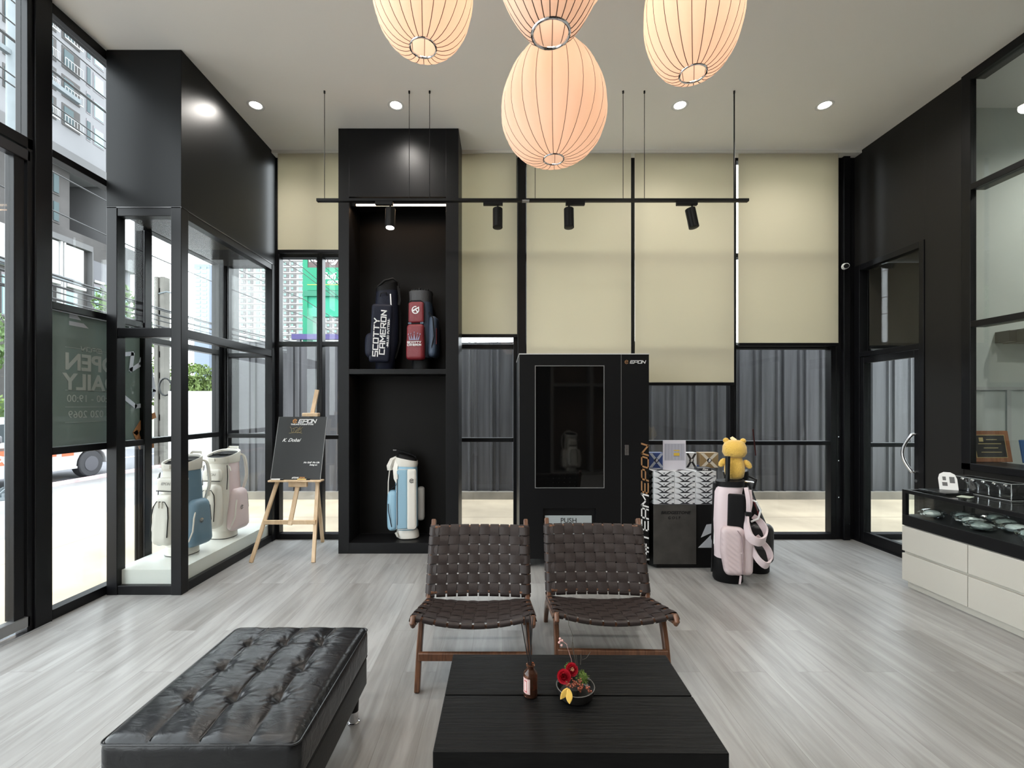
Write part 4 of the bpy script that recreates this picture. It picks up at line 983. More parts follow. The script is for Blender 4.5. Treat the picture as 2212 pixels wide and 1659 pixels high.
# clubs in the pink bag
for nm, lab, x, y, z1, kind in (('golf_club', 'black gripped golf club standing in the pale pink bag', 1.875, 3.72, 1.035, 0), ('golf_club', 'golf club with a bright blade head leaning out of the pale pink bag', 2.02, 3.69, 1.04, 1)):
    c = thing(nm, lab, 'golf club', (x, y, .83), group='clubs in the pale pink golf bag')
    if kind == 0:
        MB().cyl((0, 0, -.02), (.003, 0, .205), .017, .020, 14).build('head_cover', blk_pl, c)
    else:
        MB().cyl((0, 0, -.02), (.012, 0, .215), .0055, n=8).build('shaft', M('shaft_red', (.05, .01, .01), .3, .5), c)
        MB().lathe([(0, -.006), (.045, -.006), (.055, 0), (.045, .006), (0, .007)], 20, cap0=False, cap1=False).build('club_head', chrome, c)
        c.children[1].scale = (1.1, .6, 1); c.children[1].location = (.065, -.01, .235); c.children[1].rotation_euler = (math.radians(15), math.radians(-18), 0)
# plush head cover
pl = thing('plush_bear', 'yellow plush bear club cover sitting on the pale pink golf bag', 'plush toy', (1.975, 3.80, .855), math.radians(-20)); pl.scale = (1.12, 1.12, 1.08)
fur = M('yellow_fur', (.80, .50, .09), .95, bump=1.0, bscale=110, sheen=.5)
m = MB(); fz = random.Random(5)
m.rings([sring(z, rx, rx * .85, 0, 0, 28, 2.2) for z, rx in ((-.02, .04), (.0, .062), (.05, .072), (.10, .068), (.135, .055), (.155, .05))])
m.build('body', fur, pl, ang=180)
hd = MB(); hd.rings([sring(z, rx, rx * .9, 0, 0, 28, 2.3) for z, rx in ((.148, .045), (.16, .070), (.19, .085), (.235, .082), (.27, .066), (.285, .04), (.288, .01))]); hd = hd.build('head', fur, pl, ang=180)
MB().ball((-.058, 0, .282), .022, 10, (1, .6, 1)).build('ear', fur, hd); MB().ball((.058, 0, .280), .022, 10, (1, .6, 1)).build('ear', fur, hd)
MB().tube([(0, 0, .28), (-.02, 0, .305), (-.03, 0, .30)], [.02, .012, .003], 8).build('hair_tuft', M('cream_fur', (.85, .74, .45), .9), hd)
MB().ball((-.083, 0, .105), .03, 10, (.8, .7, 1.35), rot=Euler((0, math.radians(28), 0))).build('arm', fur, pl); MB().ball((.088, 0, .10), .03, 10, (.8, .7, 1.35), rot=Euler((0, math.radians(-35), 0))).build('arm', fur, pl)
# black bag behind
t = thing('golf_bag', 'black golf bag with red trim standing behind the pale pink one', 'golf bag', (2.22, 3.98, 0), math.radians(-22))
m = MB(); m.rings([sring(0, .125, .11), sring(.012, .138, .12), sring(.09, .138, .12), sring(.12, .14, .125), sring(.35, .142, .13, .0), sring(.60, .112, .11, -.07), sring(.80, .10, .10, -.12), sring(.83, .10, .10, -.12)]); m.build('body', blk_ny, t, ang=60)
MB().rbox((.055, -.10, .27), (.20, .13, .34), .055, (5, 4, 6)).build('front_pocket', M('black_vinyl', (.012, .012, .013), .35, bump=.15, bscale=12), t, ang=180)
m = MB(); m.rings([sring(.82, .105, .105, -.12), sring(.87, .108, .105, -.125, 0, 36, 2.6, 0, .1), sring(.86, .09, .09, -.125)], True, True); m.build('collar', blk_pl, t)
MB().tube([(-.02, -.12, .68), (.03, -.14, .55), (.05, -.13, .45)], .006, 6).build('red_cord', red_ny, t)
MB().tube([(-.03, -.10, .84), (.02, -.14, .82), (.0, -.13, .74)], .01, 8).build('carry_handle', blk_pl, t)
MB().tube([(-.045, -.13, .76), (.012, -.15, .62), (.055, -.13, .46)], .004, 6).build('silver_zip', M('zip_silver', (.3, .3, .3), .4, .6), t)
MB().rbox((.05, -.165, .245), (.12, .02, .03), .008, (1, 1, 1)).build('pocket_flap', M('grey_flap', (.04, .04, .045), .4), t, ang=180)

# ================================================================ VENDING MACHINE
vm = thing('vending_machine', 'black vending machine with a dark glass window and vertical white and bronze lettering', 'vending machine', (0, 0, 0))
VX0, VX1, VY, VZ0, VZ1 = .153, 1.314, 4.0, .085, 1.916
xd = 1.065
vb = M('vending_black', (.005, .005, .0055), .45, spec=.2)
B(VX0, VX1, VY + .05, 4.74, VZ0, VZ1).build('cabinet_body', vb, vm, smooth=False, bevel=.004)
vx = lambda px: (px - CX) / F * VY
vz = lambda py: EYE + (CY - py) / F * VY
m = MB(); wx0, wx1, wz0, wz1 = vx(1157), vx(1304), vz(1053), vz(791); dx0, dx1, dz0, dz1 = vx(1172), vx(1288), .28, vz(1098)
m.box(VX0, wx0, VY, VY + .05, VZ0, VZ1).box(wx1, xd - .002, VY, VY + .05, VZ0, VZ1).box(wx0, wx1, VY, VY + .05, wz1, VZ1)
m.box(wx0, wx1, VY, VY + .05, dz1, wz0).box(wx0, dx0, VY, VY + .05, VZ0, dz1).box(dx1, wx1, VY, VY + .05, VZ0, dz1).box(dx0, dx1, VY, VY + .05, VZ0, dz0)
m.build('front_door', vb, vm, smooth=False)
B(xd + .003, VX1, VY, VY + .05, VZ0, VZ1).build('control_panel', vb, vm, smooth=False, bevel=.002)
B(xd - .002, xd + .003, VY + .004, VY + .05, VZ0, VZ1).build('door_seam', M('seam_grey', (.35, .35, .35), .4), vm, smooth=False)
B(wx0, wx1, VY + .006, VY + .012, wz0, wz1).build('display_window', M('dark_glass', (.003, .003, .003), .03, spec=.6), vm, smooth=False)
m = MB(); e = .006
m.box(wx0 - e, wx1 + e, VY - .003, VY + .006, wz0 - e, wz0).box(wx0 - e, wx1 + e, VY - .003, VY + .006, wz1, wz1 + e).box(wx0 - e, wx0, VY - .003, VY + .006, wz0, wz1).box(wx1, wx1 + e, VY - .003, VY + .006, wz0, wz1)
m.build('window_trim', M('trim_silver', (.45, .45, .45), .3, .7), vm, smooth=False)
B(VX0 - .004, VX1 + .004, VY - .002, 4.74, VZ1, VZ1 + .008).build('top_edge', M('edge_white', (.6, .6, .6), .5), vm, smooth=False)
B(VX0 - .003, VX0, VY + .01, VY + .03, VZ0, VZ1).build('side_edge', MATS['trim_silver'], vm, smooth=False)
m = MB().box(dx0, dx1, VY + .03, VY + .05, dz0, dz1).box(dx0, dx0 + .004, VY - .002, VY + .03, dz0, dz1).box(dx1 - .004, dx1, VY - .002, VY + .03, dz0, dz1); m.build('delivery_recess', blk_pl, vm, smooth=False)
pf = B(dx0 + .024, dx1 - .036, VY + .022, VY + .028, dz0 + .02, vz(1115)).build('push_flap', M('flap_silver', (.42, .46, .47), .35, .2), vm, smooth=False)
text_mesh('PUSH', .062, M('push_print', (.02, .02, .02), .5), pf, (vx(1229), VY + .021, vz(1126)), FRONT, depth=.002)
B(vx(1349.5), vx(1358), VY - .008, VY, vz(983), vz(961)).build('lock_plate', chrome, vm, smooth=False, bevel=.001)
MB().cyl((vx(1354), VY - .016, vz(973)), (vx(1354), VY - .008, vz(973)), .008, n=14).build('lock_barrel', chrome, vm)
hexlogo(.016, gold_pr, vm, (vx(1353.5), VY, vz(782)), FRONT, .002, w=.3)
glyph_obj('EPON', .024, white_pr, vm, (vx(1377), VY, vz(782)), FRONT, w=.22, shear=.3, wide=1.45)
def vert(s, mat, z0, z1, h, xr):
    mb = MB(); e = strokes(mb, s, h, .19, .22, 1.35, 0, 0, .002, .34)
    k = (z1 - z0) / (e - .30 * h); mb.v = [(a * k, b_, c) for a, b_, c in mb.v]
    o = mb.build('lettering', mat, vm, smooth=False)
    o.matrix_local = Matrix.Translation((xr, VY, z0)) @ Matrix(((0, -1, 0, 0), (0, 0, -1, 0), (1, 0, 0, 0), (0, 0, 0, 1)))
vert('#TEAM', white_pr, vz(1198), vz(1070), .058, VX1 - .008); vert('EPON', gold_pr, vz(1066), vz(962), .058, VX1 - .008)
for x in (VX0 + .08, VX1 - .05):
    for y in (VY + .08, 4.66): MB().cyl((x, y, 0), (x, y, .02), .03, .025, 14).cyl((x, y, .02), (x, y, VZ0), .014, n=10).build('levelling_foot', M('foot_metal', (.5, .5, .5), .4, .6), vm)
B(VX1 - .05, VX1 + .004, VY + .0, VY + .03, VZ0 - .012, VZ0).build('base_bracket', MATS['foot_metal'], vm, smooth=False)
for x, z in ((.0, .16), (-.014, .14)): MB().cyl((VX1 - .04 + x, VY + .3, VZ1), (VX1 - .038 + x, VY + .3, VZ1 + z), .0016, n=5).build('antenna', blk_pl, vm)

# ================================================================ BALL BOX COUNTER
bc = thing('display_counter', 'black promotional counter with a grey front panel carrying stacked golf ball boxes', 'counter', (0, 0, 0))
cx0, cx1, cy0, cy1, cz = 1.338, 2.02, 4.0, 4.64, .571
m = MB(); poly = [(cx0 + .045, cy0), (cx1, cy0), (cx1, cy1), (cx0, cy1), (cx0, cy0 + .07)]
m.prism([(x, y) for x, y in poly], Matrix.Translation((0, 0, .035)), cz - .035); m.build('counter_body', M('counter_black', (.006, .006, .006), .42, spec=.25), bc, smooth=False, bevel=.002)
m = MB(); m.prism([(x * .985 + .025, y + .015) for x, y in poly], Matrix(), .035); m.build('plinth', blk_pl, bc, smooth=False)
gp = B(vx(1411), vx(1503), cy0 - .012, cy0, vz(1218), vz(1091)).build('front_panel', M('counter_grey', (.045, .042, .038), .45, var=.25, vscale=9), bc, smooth=False, bevel=.002)
text_mesh('BRIDGESTONE', .037, blk_pl, gp, (vx(1458), cy0 - .0125, vz(1107)), FRONT, shear=.25, bold=.0012, sx=1.08)
text_mesh('GOLF', .034, blk_pl, gp, (vx(1455), cy0 - .0125, vz(1118)), FRONT, shear=.1, spacing=1.5, bold=.0006)
m = MB(); s_ = .00414
m.prism([(6 * s_, 22 * s_), (18 * s_, 50 * s_), (34 * s_, 52 * s_), (48 * s_, 52 * s_), (40 * s_, 36 * s_), (24 * s_, 30 * s_)], Matrix(), .002)
m.prism([(0, 0), (26 * s_, 26 * s_), (40 * s_, 34 * s_), (52 * s_, 30 * s_), (48 * s_, 12 * s_), (40 * s_, 0)], Matrix(), .002)
o = m.build('white_emblem', M('emblem_grey', (.5, .52, .55), .5), bc, smooth=False); o.location = (vx(1508), cy0, vz(1183)); o.rotation_euler = FRONT
# stacked ball boxes
wb = M('box_white', (.62, .63, .65), .35); bk = M('box_black', (.02, .02, .025), .4); bb_ = M('box_blue', (.03, .06, .20), .35); gd = M('box_gold', (.30, .21, .11), .35, .3)
BW, BD, BH = .186, .20, .0495
def ballbox():
    o = MB().rbox((0, 0, BH / 2), (BW, BD, BH - .001), .003, (1, 1, 1)).build('golf_ball_box', wb, None)
    m = MB(); y = -BD / 2 - .0006
    V = lambda pts: m.prism(pts, Matrix.Translation((0, -BD / 2, 0)) @ Matrix.Rotation(PI / 2, 4, 'X'), .0006)
    V([(-.088, .046), (-.05, .046), (.0, .014), (.05, .046), (.088, .046), (.06, .040), (.0, .006), (-.06, .040)])
    V([(-.05, .004), (-.02, .018), (-.0, .006), (.0, .004)]); V([(.05, .004), (.02, .018), (.0, .006), (.0, .004)]); V([(-.008, .028), (.006, .028), (.010, .036), (-.004, .036)])
    V([(.070, .004), (.089, .004), (.089, .012), (.066, .012)])
    T = lambda pts: m.prism(pts, Matrix.Translation((0, 0, BH - .0008)), .0006)
    T([(-.09, -.095), (-.06, -.095), (.0, -.03), (.06, -.095), (.09, -.095), (.02, .0), (.09, .095), (.05, .095), (.0, .04), (-.05, .095), (-.09, .095), (-.02, .0)])
    S = lambda pts: m.prism(pts, Matrix.Translation((-BW / 2, 0, 0)) @ Matrix(((0, 0, -1, 0), (-1, 0, 0, 0), (0, 1, 0, 0), (0, 0, 0, 1))), .0006)
    S([(-.09, .046), (-.04, .046), (.0, .014), (.04, .046), (.09, .046), (.05, .030), (.0, .004), (-.05, .030)])
    m.build('printed_pattern', bk, o, smooth=False)
    return o
cols = ['left stack', 'middle stack', 'right stack']; lv = ['bottom', 'second from the bottom', 'third from the bottom', 'third from the top', 'second from the top', 'top']
first = None
for c in range(3):
    for k in range(6):
        lab = 'white black golf ball box, %s of the front %s' % (lv[k], cols[c])
        if first is None: first = ballbox(); o = first
        else: o = copy_tree(first)
        o.location = (cx0 + .02 + BW / 2 + c * (BW + .002), cy0 + .005 + BD / 2 + (.002 if (k + c) % 2 else 0), cz + k * BH); tag(o, lab, 'golf ball box', 'white golf ball boxes stacked on the counter')
B(cx0 + .02, cx0 + .02 + 3 * BW, cy0 + .215, cy0 + .415, cz, cz + 5 * BH - .001).build('rear_riser', blk_pl, bc, smooth=False)
for c in range(3):
    o = copy_tree(first); o.location = (cx0 + .02 + BW / 2 + c * (BW + .002), cy0 + .215 + BD / 2, cz + 5 * BH); tag(o, 'white black golf ball box lying in the rear row, %s' % ['left end', 'centre', 'right end'][c], 'golf ball box', 'white golf ball boxes stacked on the counter')
# standing dozens behind
ztop = cz + 6 * BH
def xbox(px0, px1, d, col, xcol, label, h=.145):
    x0 = (px0 - CX) / F * d; x1 = (px1 - CX) / F * d
    o = MB().rbox((0, 0, h / 2), (x1 - x0, .09, h), .003, (1, 1, 1)).build('golf_ball_box', col, None); o.location = ((x0 + x1) / 2, d + .045, ztop)
    m = MB(); w = (x1 - x0) / 2
    for s in (-1, 1):
        m.prism([(-w * .98, h / 2 + s * h * .46), (-w * .55, h / 2 + s * h * .46), (w * .98, h / 2 - s * h * .46), (w * .55, h / 2 - s * h * .46)], Matrix.Translation((0, -.0455, 0)) @ Matrix.Rotation(PI / 2, 4, 'X'), .0008 + .0002 * s)
    m.build('cross_print', xcol, o, smooth=False)
    m = MB(); m.prism([(.022 * math.cos(a) * 1, h / 2 + .022 * math.sin(a)) for a in [k * PI / 6 for k in range(12)]], Matrix.Translation((0, -.0468, 0)) @ Matrix.Rotation(PI / 2, 4, 'X'), .001); m.build('badge', bk, o, smooth=False)
    text_mesh('B', .035, white_pr, o, (0, -.048, h / 2), FRONT, shear=.3, bold=.001)
    tag(o, label, 'golf ball box'); return o
xbox(1402, 1434, 4.22, bb_, M('box_silver', (.55, .58, .62), .3, .3), 'blue golf ball box with silver cross standing beside the white sign frame')
xbox(1482, 1505, 4.22, wb, bk, 'white and black golf ball box standing between sign frame and gold box')
xbox(1512, 1552, 4.22, gd, M('box_cream', (.55, .5, .42), .35), 'gold golf ball box with pale cross standing at the right end')
o = MB().rbox((0, 0, .012), (.16, .13, .024), .004, (1, 1, 1)).build('golf_ball_box', bb_, None); o.location = (1.86, 4.30, ztop); tag(o, 'flat blue golf ball box lying behind the pink golf bag', 'golf ball box')
o = MB().rbox((0, 0, .014), (.12, .10, .028), .008, (2, 2, 1)).build('golf_glove_pack', bk, None); o.location = (1.83, 4.08, ztop); tag(o, 'small black pack with white lettering on the right end of the ball boxes', 'glove pack')
text_mesh('Flex', .03, white_pr, o, (0, -.0505, .014), FRONT, shear=.3, depth=.001)
# white sign frame
sf = thing('acrylic_sign_holder', 'white instant photo style acrylic sign frame on top of the ball boxes', 'sign', (vx(1456.5) * 4.12 / 4.0, 4.12, ztop), math.radians(0))
h = .27; w = .105
MB().box(-w, w, -.006, .006, 0, h).build('frame_plate', M('sign_white', (.62, .60, .66), .3), sf, smooth=False, bevel=.002)
B(-w + .012, w - .012, -.0075, -.006, .085, h - .03).build('printed_sheet', M('sheet_lilac', (.40, .40, .46), .4), sf, smooth=False)
m = MB()
for i in range(6): m.box(-w + .02 + i * .03, -w + .022 + i * .03, -.0085, -.0075, .09, h - .035)
for i in range(3): m.box(-.01, .045, -.0085, -.0075, .12 + i * .028, .126 + i * .028)
m.build('table_lines', M('line_grey', (.25, .25, .3), .5), sf, smooth=False)
MB().box(-.008, .045, -.009, -.0075, .128, .155).box(-.008, .045, -.009, -.0075, .172, .182).build('yellow_cells', M('cell_yellow', (.62, .42, .06), .5), sf, smooth=False)

# ================================================================ EASEL
pine = grain_wood('pine', (.56, .38, .22, 1), (.70, .52, .34, 1), .5, (12, 12, 3), .1)
es = thing('easel', 'light pine easel standing beside the display case', 'easel', (0, 0, 0))
for p, q in (((-2.335, 4.15, 0), (-2.055, 4.475, 1.30)), ((-1.755, 4.15, 0), (-1.815, 4.475, 1.30))): MB().bar(p, q, .034, .022, (0, -1, 0)).build('leg', pine, es, smooth=False, bevel=.003)
MB().bar((-1.92, 4.775, 0), (-1.93, 4.525, 1.26), .034, .022, (0, -1, 0)).build('rear_leg', pine, es, smooth=False, bevel=.003)
MB().bar((-2.255, 4.225, .355), (-1.765, 4.225, .355), .04, .018, (0, -1, 0)).build('lower_crossbar', pine, es, smooth=False, bevel=.003)
MB().bar((-2.09, 4.50, 1.18), (-1.78, 4.50, 1.18), .04, .018, (0, -1, 0)).build('upper_crossbar', pine, es, smooth=False, bevel=.003)
MB().bar((-2.005, 4.215, .33), (-1.90, 4.585, 1.62), .04, .018, (0, -1, 0)).build('mast', pine, es, smooth=False, bevel=.003)
MB().box(-2.235, -1.725, 4.25, 4.335, .728, .746).build('ledge', pine, es, smooth=False, bevel=.006)
MB().box(-2.055, -1.875, 4.285, 4.315, .675, .728).build('ledge_bracket', pine, es, smooth=False, bevel=.008)
MB().box(-1.995, -1.835, 4.445, 4.505, 1.350, 1.385).build('top_clamp', pine, es, smooth=False, bevel=.006)
bd = thing('signed_board', 'dark grey signed poster board resting on the pine easel', 'poster board', (-1.985, 4.288, .747)); bd.rotation_euler = (math.radians(-15.5), 0, 0)
bw_, bh = .237, .622
B(-bw_, bw_, -.002, .002, 0, bh).build('board', M('board_grey', (.030, .031, .032), .5, spec=.3), bd, smooth=False)
MB().box(-bw_ - .004, -bw_, -.003, .003, 0, bh).box(bw_, bw_ + .004, -.003, .003, 0, bh).build('board_edge', M('edge_grey', (.3, .3, .3), .5), bd, smooth=False)
hexlogo(.020, orange_pr, bd, (-.075, -.002, bh - .045), FRONT, .002, w=.32); glyph_obj('EPON', .034, white_pr, bd, (.045, -.002, bh - .045), FRONT, w=.22, shear=.3, wide=1.25)
text_mesh('THAILAND FLAGSHIP STORE', .019, white_pr, bd, (-.0, -.0025, bh - .078), FRONT, bold=.0006, sx=.92)
gold2 = M('signature_gold', (.5, .40, .18), .4)
def scribble(pts, mat, r=.0014):
    MB().tube([(x, -.0032, z) for x, z in pts], r, 4).build('signature', mat, bd)
scribble([(-.115, .52), (-.10, .50), (-.095, .465), (-.075, .47), (-.07, .495), (-.09, .50), (-.05, .515), (-.03, .505), (-.055, .48), (-.06, .46)], gold2)
scribble([(-.05, .47), (-.03, .49), (-.015, .525), (-.02, .49), (-.04, .455), (.0, .47), (-.01, .50), (.01, .515)], gold2); scribble([(-.12, .455), (-.08, .46), (-.03, .463), (.01, .455)], gold2)
text_mesh('K. Dobai', .048, white_pr, bd, (-.09, -.0025, .385), FRONT, shear=.5, bold=.0004)
text_mesh('No Golf  No Life', .022, white_pr, bd, (.135, -.0025, .165), FRONT, shear=.35, bold=.0006); text_mesh('Swing on', .020, white_pr, bd, (.155, -.0025, .142), FRONT, shear=.4, bold=.0006)
text_mesh('#TEAM', .020, white_pr, bd, (-.005, -.0025, .018), FRONT, shear=.3, bold=.0006); text_mesh('EPON', .020, orange_pr, bd, (.06, -.0025, .018), FRONT, shear=.3, bold=.0006)
for nm, x, c, lab in (('marker_pen', -2.15, white_m, 'white marker pen lying on the easel ledge'), ('marker_pen', -1.90, M('gold_pen', (.6, .42, .15), .35, .4), 'gold marker pen lying on the easel ledge')):
    o = thing(nm, lab, 'pen', (x, 4.266, .7535)); MB().cyl((-.055, 0, 0), (.03, 0, 0), .0072, n=10).build('barrel', c, o); MB().cyl((.03, 0, 0), (.06, 0, 0), .0078, n=10).build('cap', blk_pl, o)

# ================================================================ SHOWCASE COUNTER ON THE RIGHT
sh = thing('showcase_counter', 'cream drawer cabinet with a black framed glass showcase along the right wall', 'display counter', (0, 0, 0))
SX0, SX1, SY0, SY1 = 3.235, 3.825, .60, 3.615
cream = M('cream_laminate', (.50, .475, .42), .45, bump=.03, bscale=200)
B(SX0 + .03, SX1, SY0, SY1 - .02, 0, .06).build('plinth', cream, sh, smooth=False)
B(SX0 + .02, SX1, SY0, SY1 - .004, .06, .495).build('carcass', cream, sh, smooth=False)
k = 0; y = SY1
while y > SY0 + .2:
    for z0, z1 in ((.055, .270), (.290, .488)):
        B(SX0, SX0 + .02, y - .51 + .003, y, z0, z1).build('drawer_front', cream, sh, smooth=False, bevel=.0015)
    y -= .512
gz0, gz1 = .495, .782
m = MB().box(SX0 - .0, SX1, SY0, SY1, gz0, gz0 + .085)
for (x0, x1) in ((SX0, SX0 + .03), (SX1 - .03, SX1)):
    m.box(x0, x1, SY1 - .03, SY1, gz0 + .085, gz1).box(x0, x1, SY0, SY0 + .03, gz0 + .085, gz1).box(x0, x1, SY0 + .03, SY1 - .03, gz1 - .028, gz1)
m.box(SX0 + .03, SX1 - .03, SY1 - .03, SY1, gz1 - .028, gz1).box(SX0 + .03, SX1 - .03, SY0, SY0 + .03, gz1 - .028, gz1)
m.build('showcase_frame', black, sh, smooth=False, bevel=.002)
B(SX0 + .012, SX0 + .018, SY0 + .03, SY1 - .03, gz0 + .085, gz1 - .028).build('front_glass', glass, sh, smooth=False)
B(SX0 + .03, SX1 - .03, SY1 - .018, SY1 - .012, gz0 + .085, gz1 - .028).build('end_glass', glass, sh, smooth=False)
B(SX0 + .03, SX1 - .03, SY0 + .03, SY1 - .03, gz1 - .012, gz1 - .004).build('top_glass', glass, sh, smooth=False)
B(SX1 - .03, SX1 - .01, SY0 + .03, SY1 - .03, gz0 + .085, gz1 - .028).build('back_panel', M('showcase_back', (.03, .03, .032), .25), sh, smooth=False)
# wrapped club heads in the showcase
wrap = glass_mat('plastic_wrap', (.85, .9, .9, 1), 3.2, .12); wr2 = M('wrapped_grey', (.34, .38, .37), .22, .2, bump=.7, bscale=22); wr3 = M('wrapped_light', (.6, .62, .61), .3, .1, bump=.7, bscale=18)
rr = random.Random(11); spots = []
for i in range(14):
    y = 3.49 - i * .072; x = SX0 + .125 + (i * 2 % 5) * .085
    spots.append((x, y))
adj = ['round', 'long', 'folded', 'wide', 'small', 'flat', 'tall', 'crumpled']
posn = ['at the far end of', 'second from the far end of', 'third from the far end of', 'fourth from the far end of', 'fifth from the far end of', 'sixth from the far end of', 'seventh from the far end of', 'eighth from the far end of', 'ninth from the far end of', 'tenth from the far end of', 'eleventh from the far end of', 'twelfth from the far end of', 'thirteenth from the far end of', 'last in']
for i, (x, y) in enumerate(spots):
    o = thing('wrapped_club_head', 'wrapped grey club head, %s the glass showcase' % posn[i], 'club head', (x, y, gz0 + .087), rr.uniform(-.5, .5), group='plastic wrapped club heads in the showcase')
    m = MB(); sc = rr.uniform(1.0, 1.4); m.ball((0, 0, .024 * sc), .05 * sc, 16, (1, .75, .46)); m.tube([(.03, .01, .025), (.055, .02, .035), (.075, .03, .03)], [.012, .010, .009], 8); m.build('club_head', wr2 if i % 3 else wr3, o)
    m = MB(); rs = []
    for a in range(9):
        z = .07 * a / 8; q = math.sqrt(max(0.02, 1 - (2 * a / 8 - 1) ** 2)); rs.append([((.088 * q + .014 * math.sin(k * 2.3 + a * 1.3) * q) * math.cos(2 * PI * k / 20), (.066 * q + .012 * math.sin(k * 3.1 + a) * q) * math.sin(2 * PI * k / 20), z) for k in range(20)])
    m.rings(rs); m.build('plastic_bag', wrap, o, ang=12)
# acrylic case with putter necks
ac = thing('acrylic_case', 'clear acrylic case of chrome putter heads on the showcase', 'display box', (3.66, 3.36, gz1), 0)
ax, ay, ah = .065, .205, .118
m = MB().box(-ax, -ax + .003, -ay, ay, 0, ah).box(ax - .003, ax, -ay, ay, 0, ah).box(-ax, ax, -ay, -ay + .003, 0, ah).box(-ax, ax, ay - .003, ay, 0, ah).box(-ax, ax, -ay, ay, ah, ah + .003)
m.build('clear_cover', acrylic, ac, smooth=False)
edge = M('acrylic_edge', (.45, .47, .47), .25)
m = MB(); C8 = [(sx_ * ax, sy * ay, z) for sx_ in (-1, 1) for sy in (-1, 1) for z in (0, ah)]
for i in range(8):
    for j in range(i + 1, 8):
        if sum(abs(C8[i][k] - C8[j][k]) > 1e-6 for k in range(3)) == 1: m.cyl(C8[i], C8[j], .0018, n=5)
m.build('cover_edge', edge, ac)
B(-ax + .006, ax - .006, -ay + .006, ay - .006, 0, .012).build('case_base', blk_pl, ac, smooth=False)
nm_ = ['nearest the card holder', 'second from the card holder', 'in the middle', 'second from the open end', 'nearest the viewer']
for i in range(5):
    y = 3.36 + .15 - i * .075
    o = thing('putter_head', 'chrome putter neck in the acrylic case, %s' % nm_[i], 'putter', (3.66, y, gz1 + .012), group='chrome putters in the acrylic case')
    MB().tube([(0, 0, 0), (0, 0, .035), (-.004, .0, .055), (-.014, .008, .07)], [.006, .006, .007, .009], 10).build('neck', chrome, o)
    MB().rbox((-.022, .012, .08), (.042, .024, .018), .006, (1, 1, 1), Euler((.4, .5, .3)).to_matrix()).build('head', chrome, o, ang=60)
# card stand and tray
cs = thing('card_holder', 'white rounded price card in a clear stand at the far end of the showcase', 'card', (3.50, 3.50, gz1 + .014), math.radians(-30))
m = MB(); pts = [(-.055, 0), (.055, 0), (.055, .09), (.045, .125), (.02, .142), (-.02, .142), (-.045, .125), (-.055, .09)]
m.prism(pts, Matrix.Rotation(math.radians(68), 4, 'X'), .003); m.build('card', white_m, cs, smooth=False)
m = MB()
for x, z, w_, h_ in ((-.03, .075, .02, .03), (.01, .055, .03, .05), (-.035, .03, .03, .03)): m.box(x, x + w_, -.004 - .0, -.003, z, z + h_)
o = m.build('card_print', M('print_grey', (.12, .12, .12), .5), cs, smooth=False); o.rotation_euler = (math.radians(-22), 0, 0)
m = MB(); m.rbox((0, 0, .007), (.24, .20, .014), .006, (2, 2, 1)); o = m.build('leather_tray', lea, None); o.location = (3.44, 3.47, gz1); o.rotation_euler = (0, 0, .1); tag(o, 'flat black leather tray under the white price card', 'tray')
pa = B(-.05, .05, -.035, .035, 0, .002).build('price_slip', M('slip_green', (.45, .5, .42), .5), None, smooth=False); pa.location = (3.42, 3.30, gz1); pa.rotation_euler = (0, 0, .5); tag(pa, 'small pale paper slip beside the black leather tray on the showcase', 'paper slip')
for i, (x, y) in enumerate(((3.62, 3.06), (3.66, 3.02), (3.70, 2.97))):
    o = thing('small_bottle', 'tiny black bottle with chrome cap on the showcase, %s' % ['nearest the acrylic case', 'middle of three', 'farthest from the acrylic case'][i], 'bottle', (x, y, gz1), group='tiny bottles on the showcase')
    MB().lathe([(0, 0), (.013, 0), (.013, .04), (.006, .048), (0, .048)], 14, cap0=False, cap1=False).build('bottle', blk_pl, o); MB().cyl((0, 0, .048), (0, 0, .066), .007, n=10).build('cap', chrome, o)
# plaques on the office sill
pq = thing('wooden_plaque', 'brown wooden plaque with a black engraved plate on the office window sill', 'plaque', (4.075, 3.72, .986)); pq.rotation_euler = (math.radians(-9), 0, 0)
MB().box(-.168, .168, -.011, .011, 0, .262).build('wood_back', grain_wood('plaque_wood', (.20, .075, .03, 1), (.30, .12, .05, 1), .4, (30, 4, 4), .1), pq, smooth=False, bevel=.004)
B(-.13, .13, -.0125, -.011, .035, .228).build('gold_border', M('plaque_gold', (.5, .38, .18), .35, .5), pq, smooth=False)
B(-.124, .124, -.0135, -.0125, .041, .222).build('engraved_plate', M('plaque_black', (.012, .011, .010), .3), pq, smooth=False)
m = MB().box(-.09, -.055, -.0142, -.0135, .17, .205)
for i, (a, b) in enumerate(((-.03, .06), (-.10, .09), (-.06, .06), (-.085, .085))): m.box(a, b, -.0142, -.0135, .185 - i * .035, .190 - i * .035)
m.build('engraving', gold2, pq, smooth=False)
pq = thing('blue_plaque', 'blue framed certificate beside the wooden plaque on the office window sill', 'plaque', (4.40, 3.66, .986)); pq.rotation_euler = (math.radians(-9), 0, 0)
MB().box(-.13, .13, -.008, .008, 0, .19).build('blue_back', M('plaque_blue', (.02, .09, .25), .4), pq, smooth=False, bevel=.003)
B(-.10, .10, -.0095, -.008, .08, .165).build('white_plate', white_pr, pq, smooth=False); B(-.12, .12, -.0095, -.008, .02, .026).build('white_line', white_pr, pq, smooth=False)
text_mesh('P', .09, blk_pl, pq, (-.065, -.0098, .122), FRONT, depth=.001, bold=.003)
au = thing('wall_unit', 'dark grey box unit mounted on the office wall behind the glass', 'wall unit', (4.86, 4.0, 2.08))
MB().box(-.27, .4, -.10, .10, -.058, .058).build('housing', M('unit_grey', (.05, .05, .05), .5), au, smooth=False, bevel=.004); MB().box(-.34, -.27, -.02, .10, -.05, .05).build('bracket', metal_d, au, smooth=False, bevel=.003)
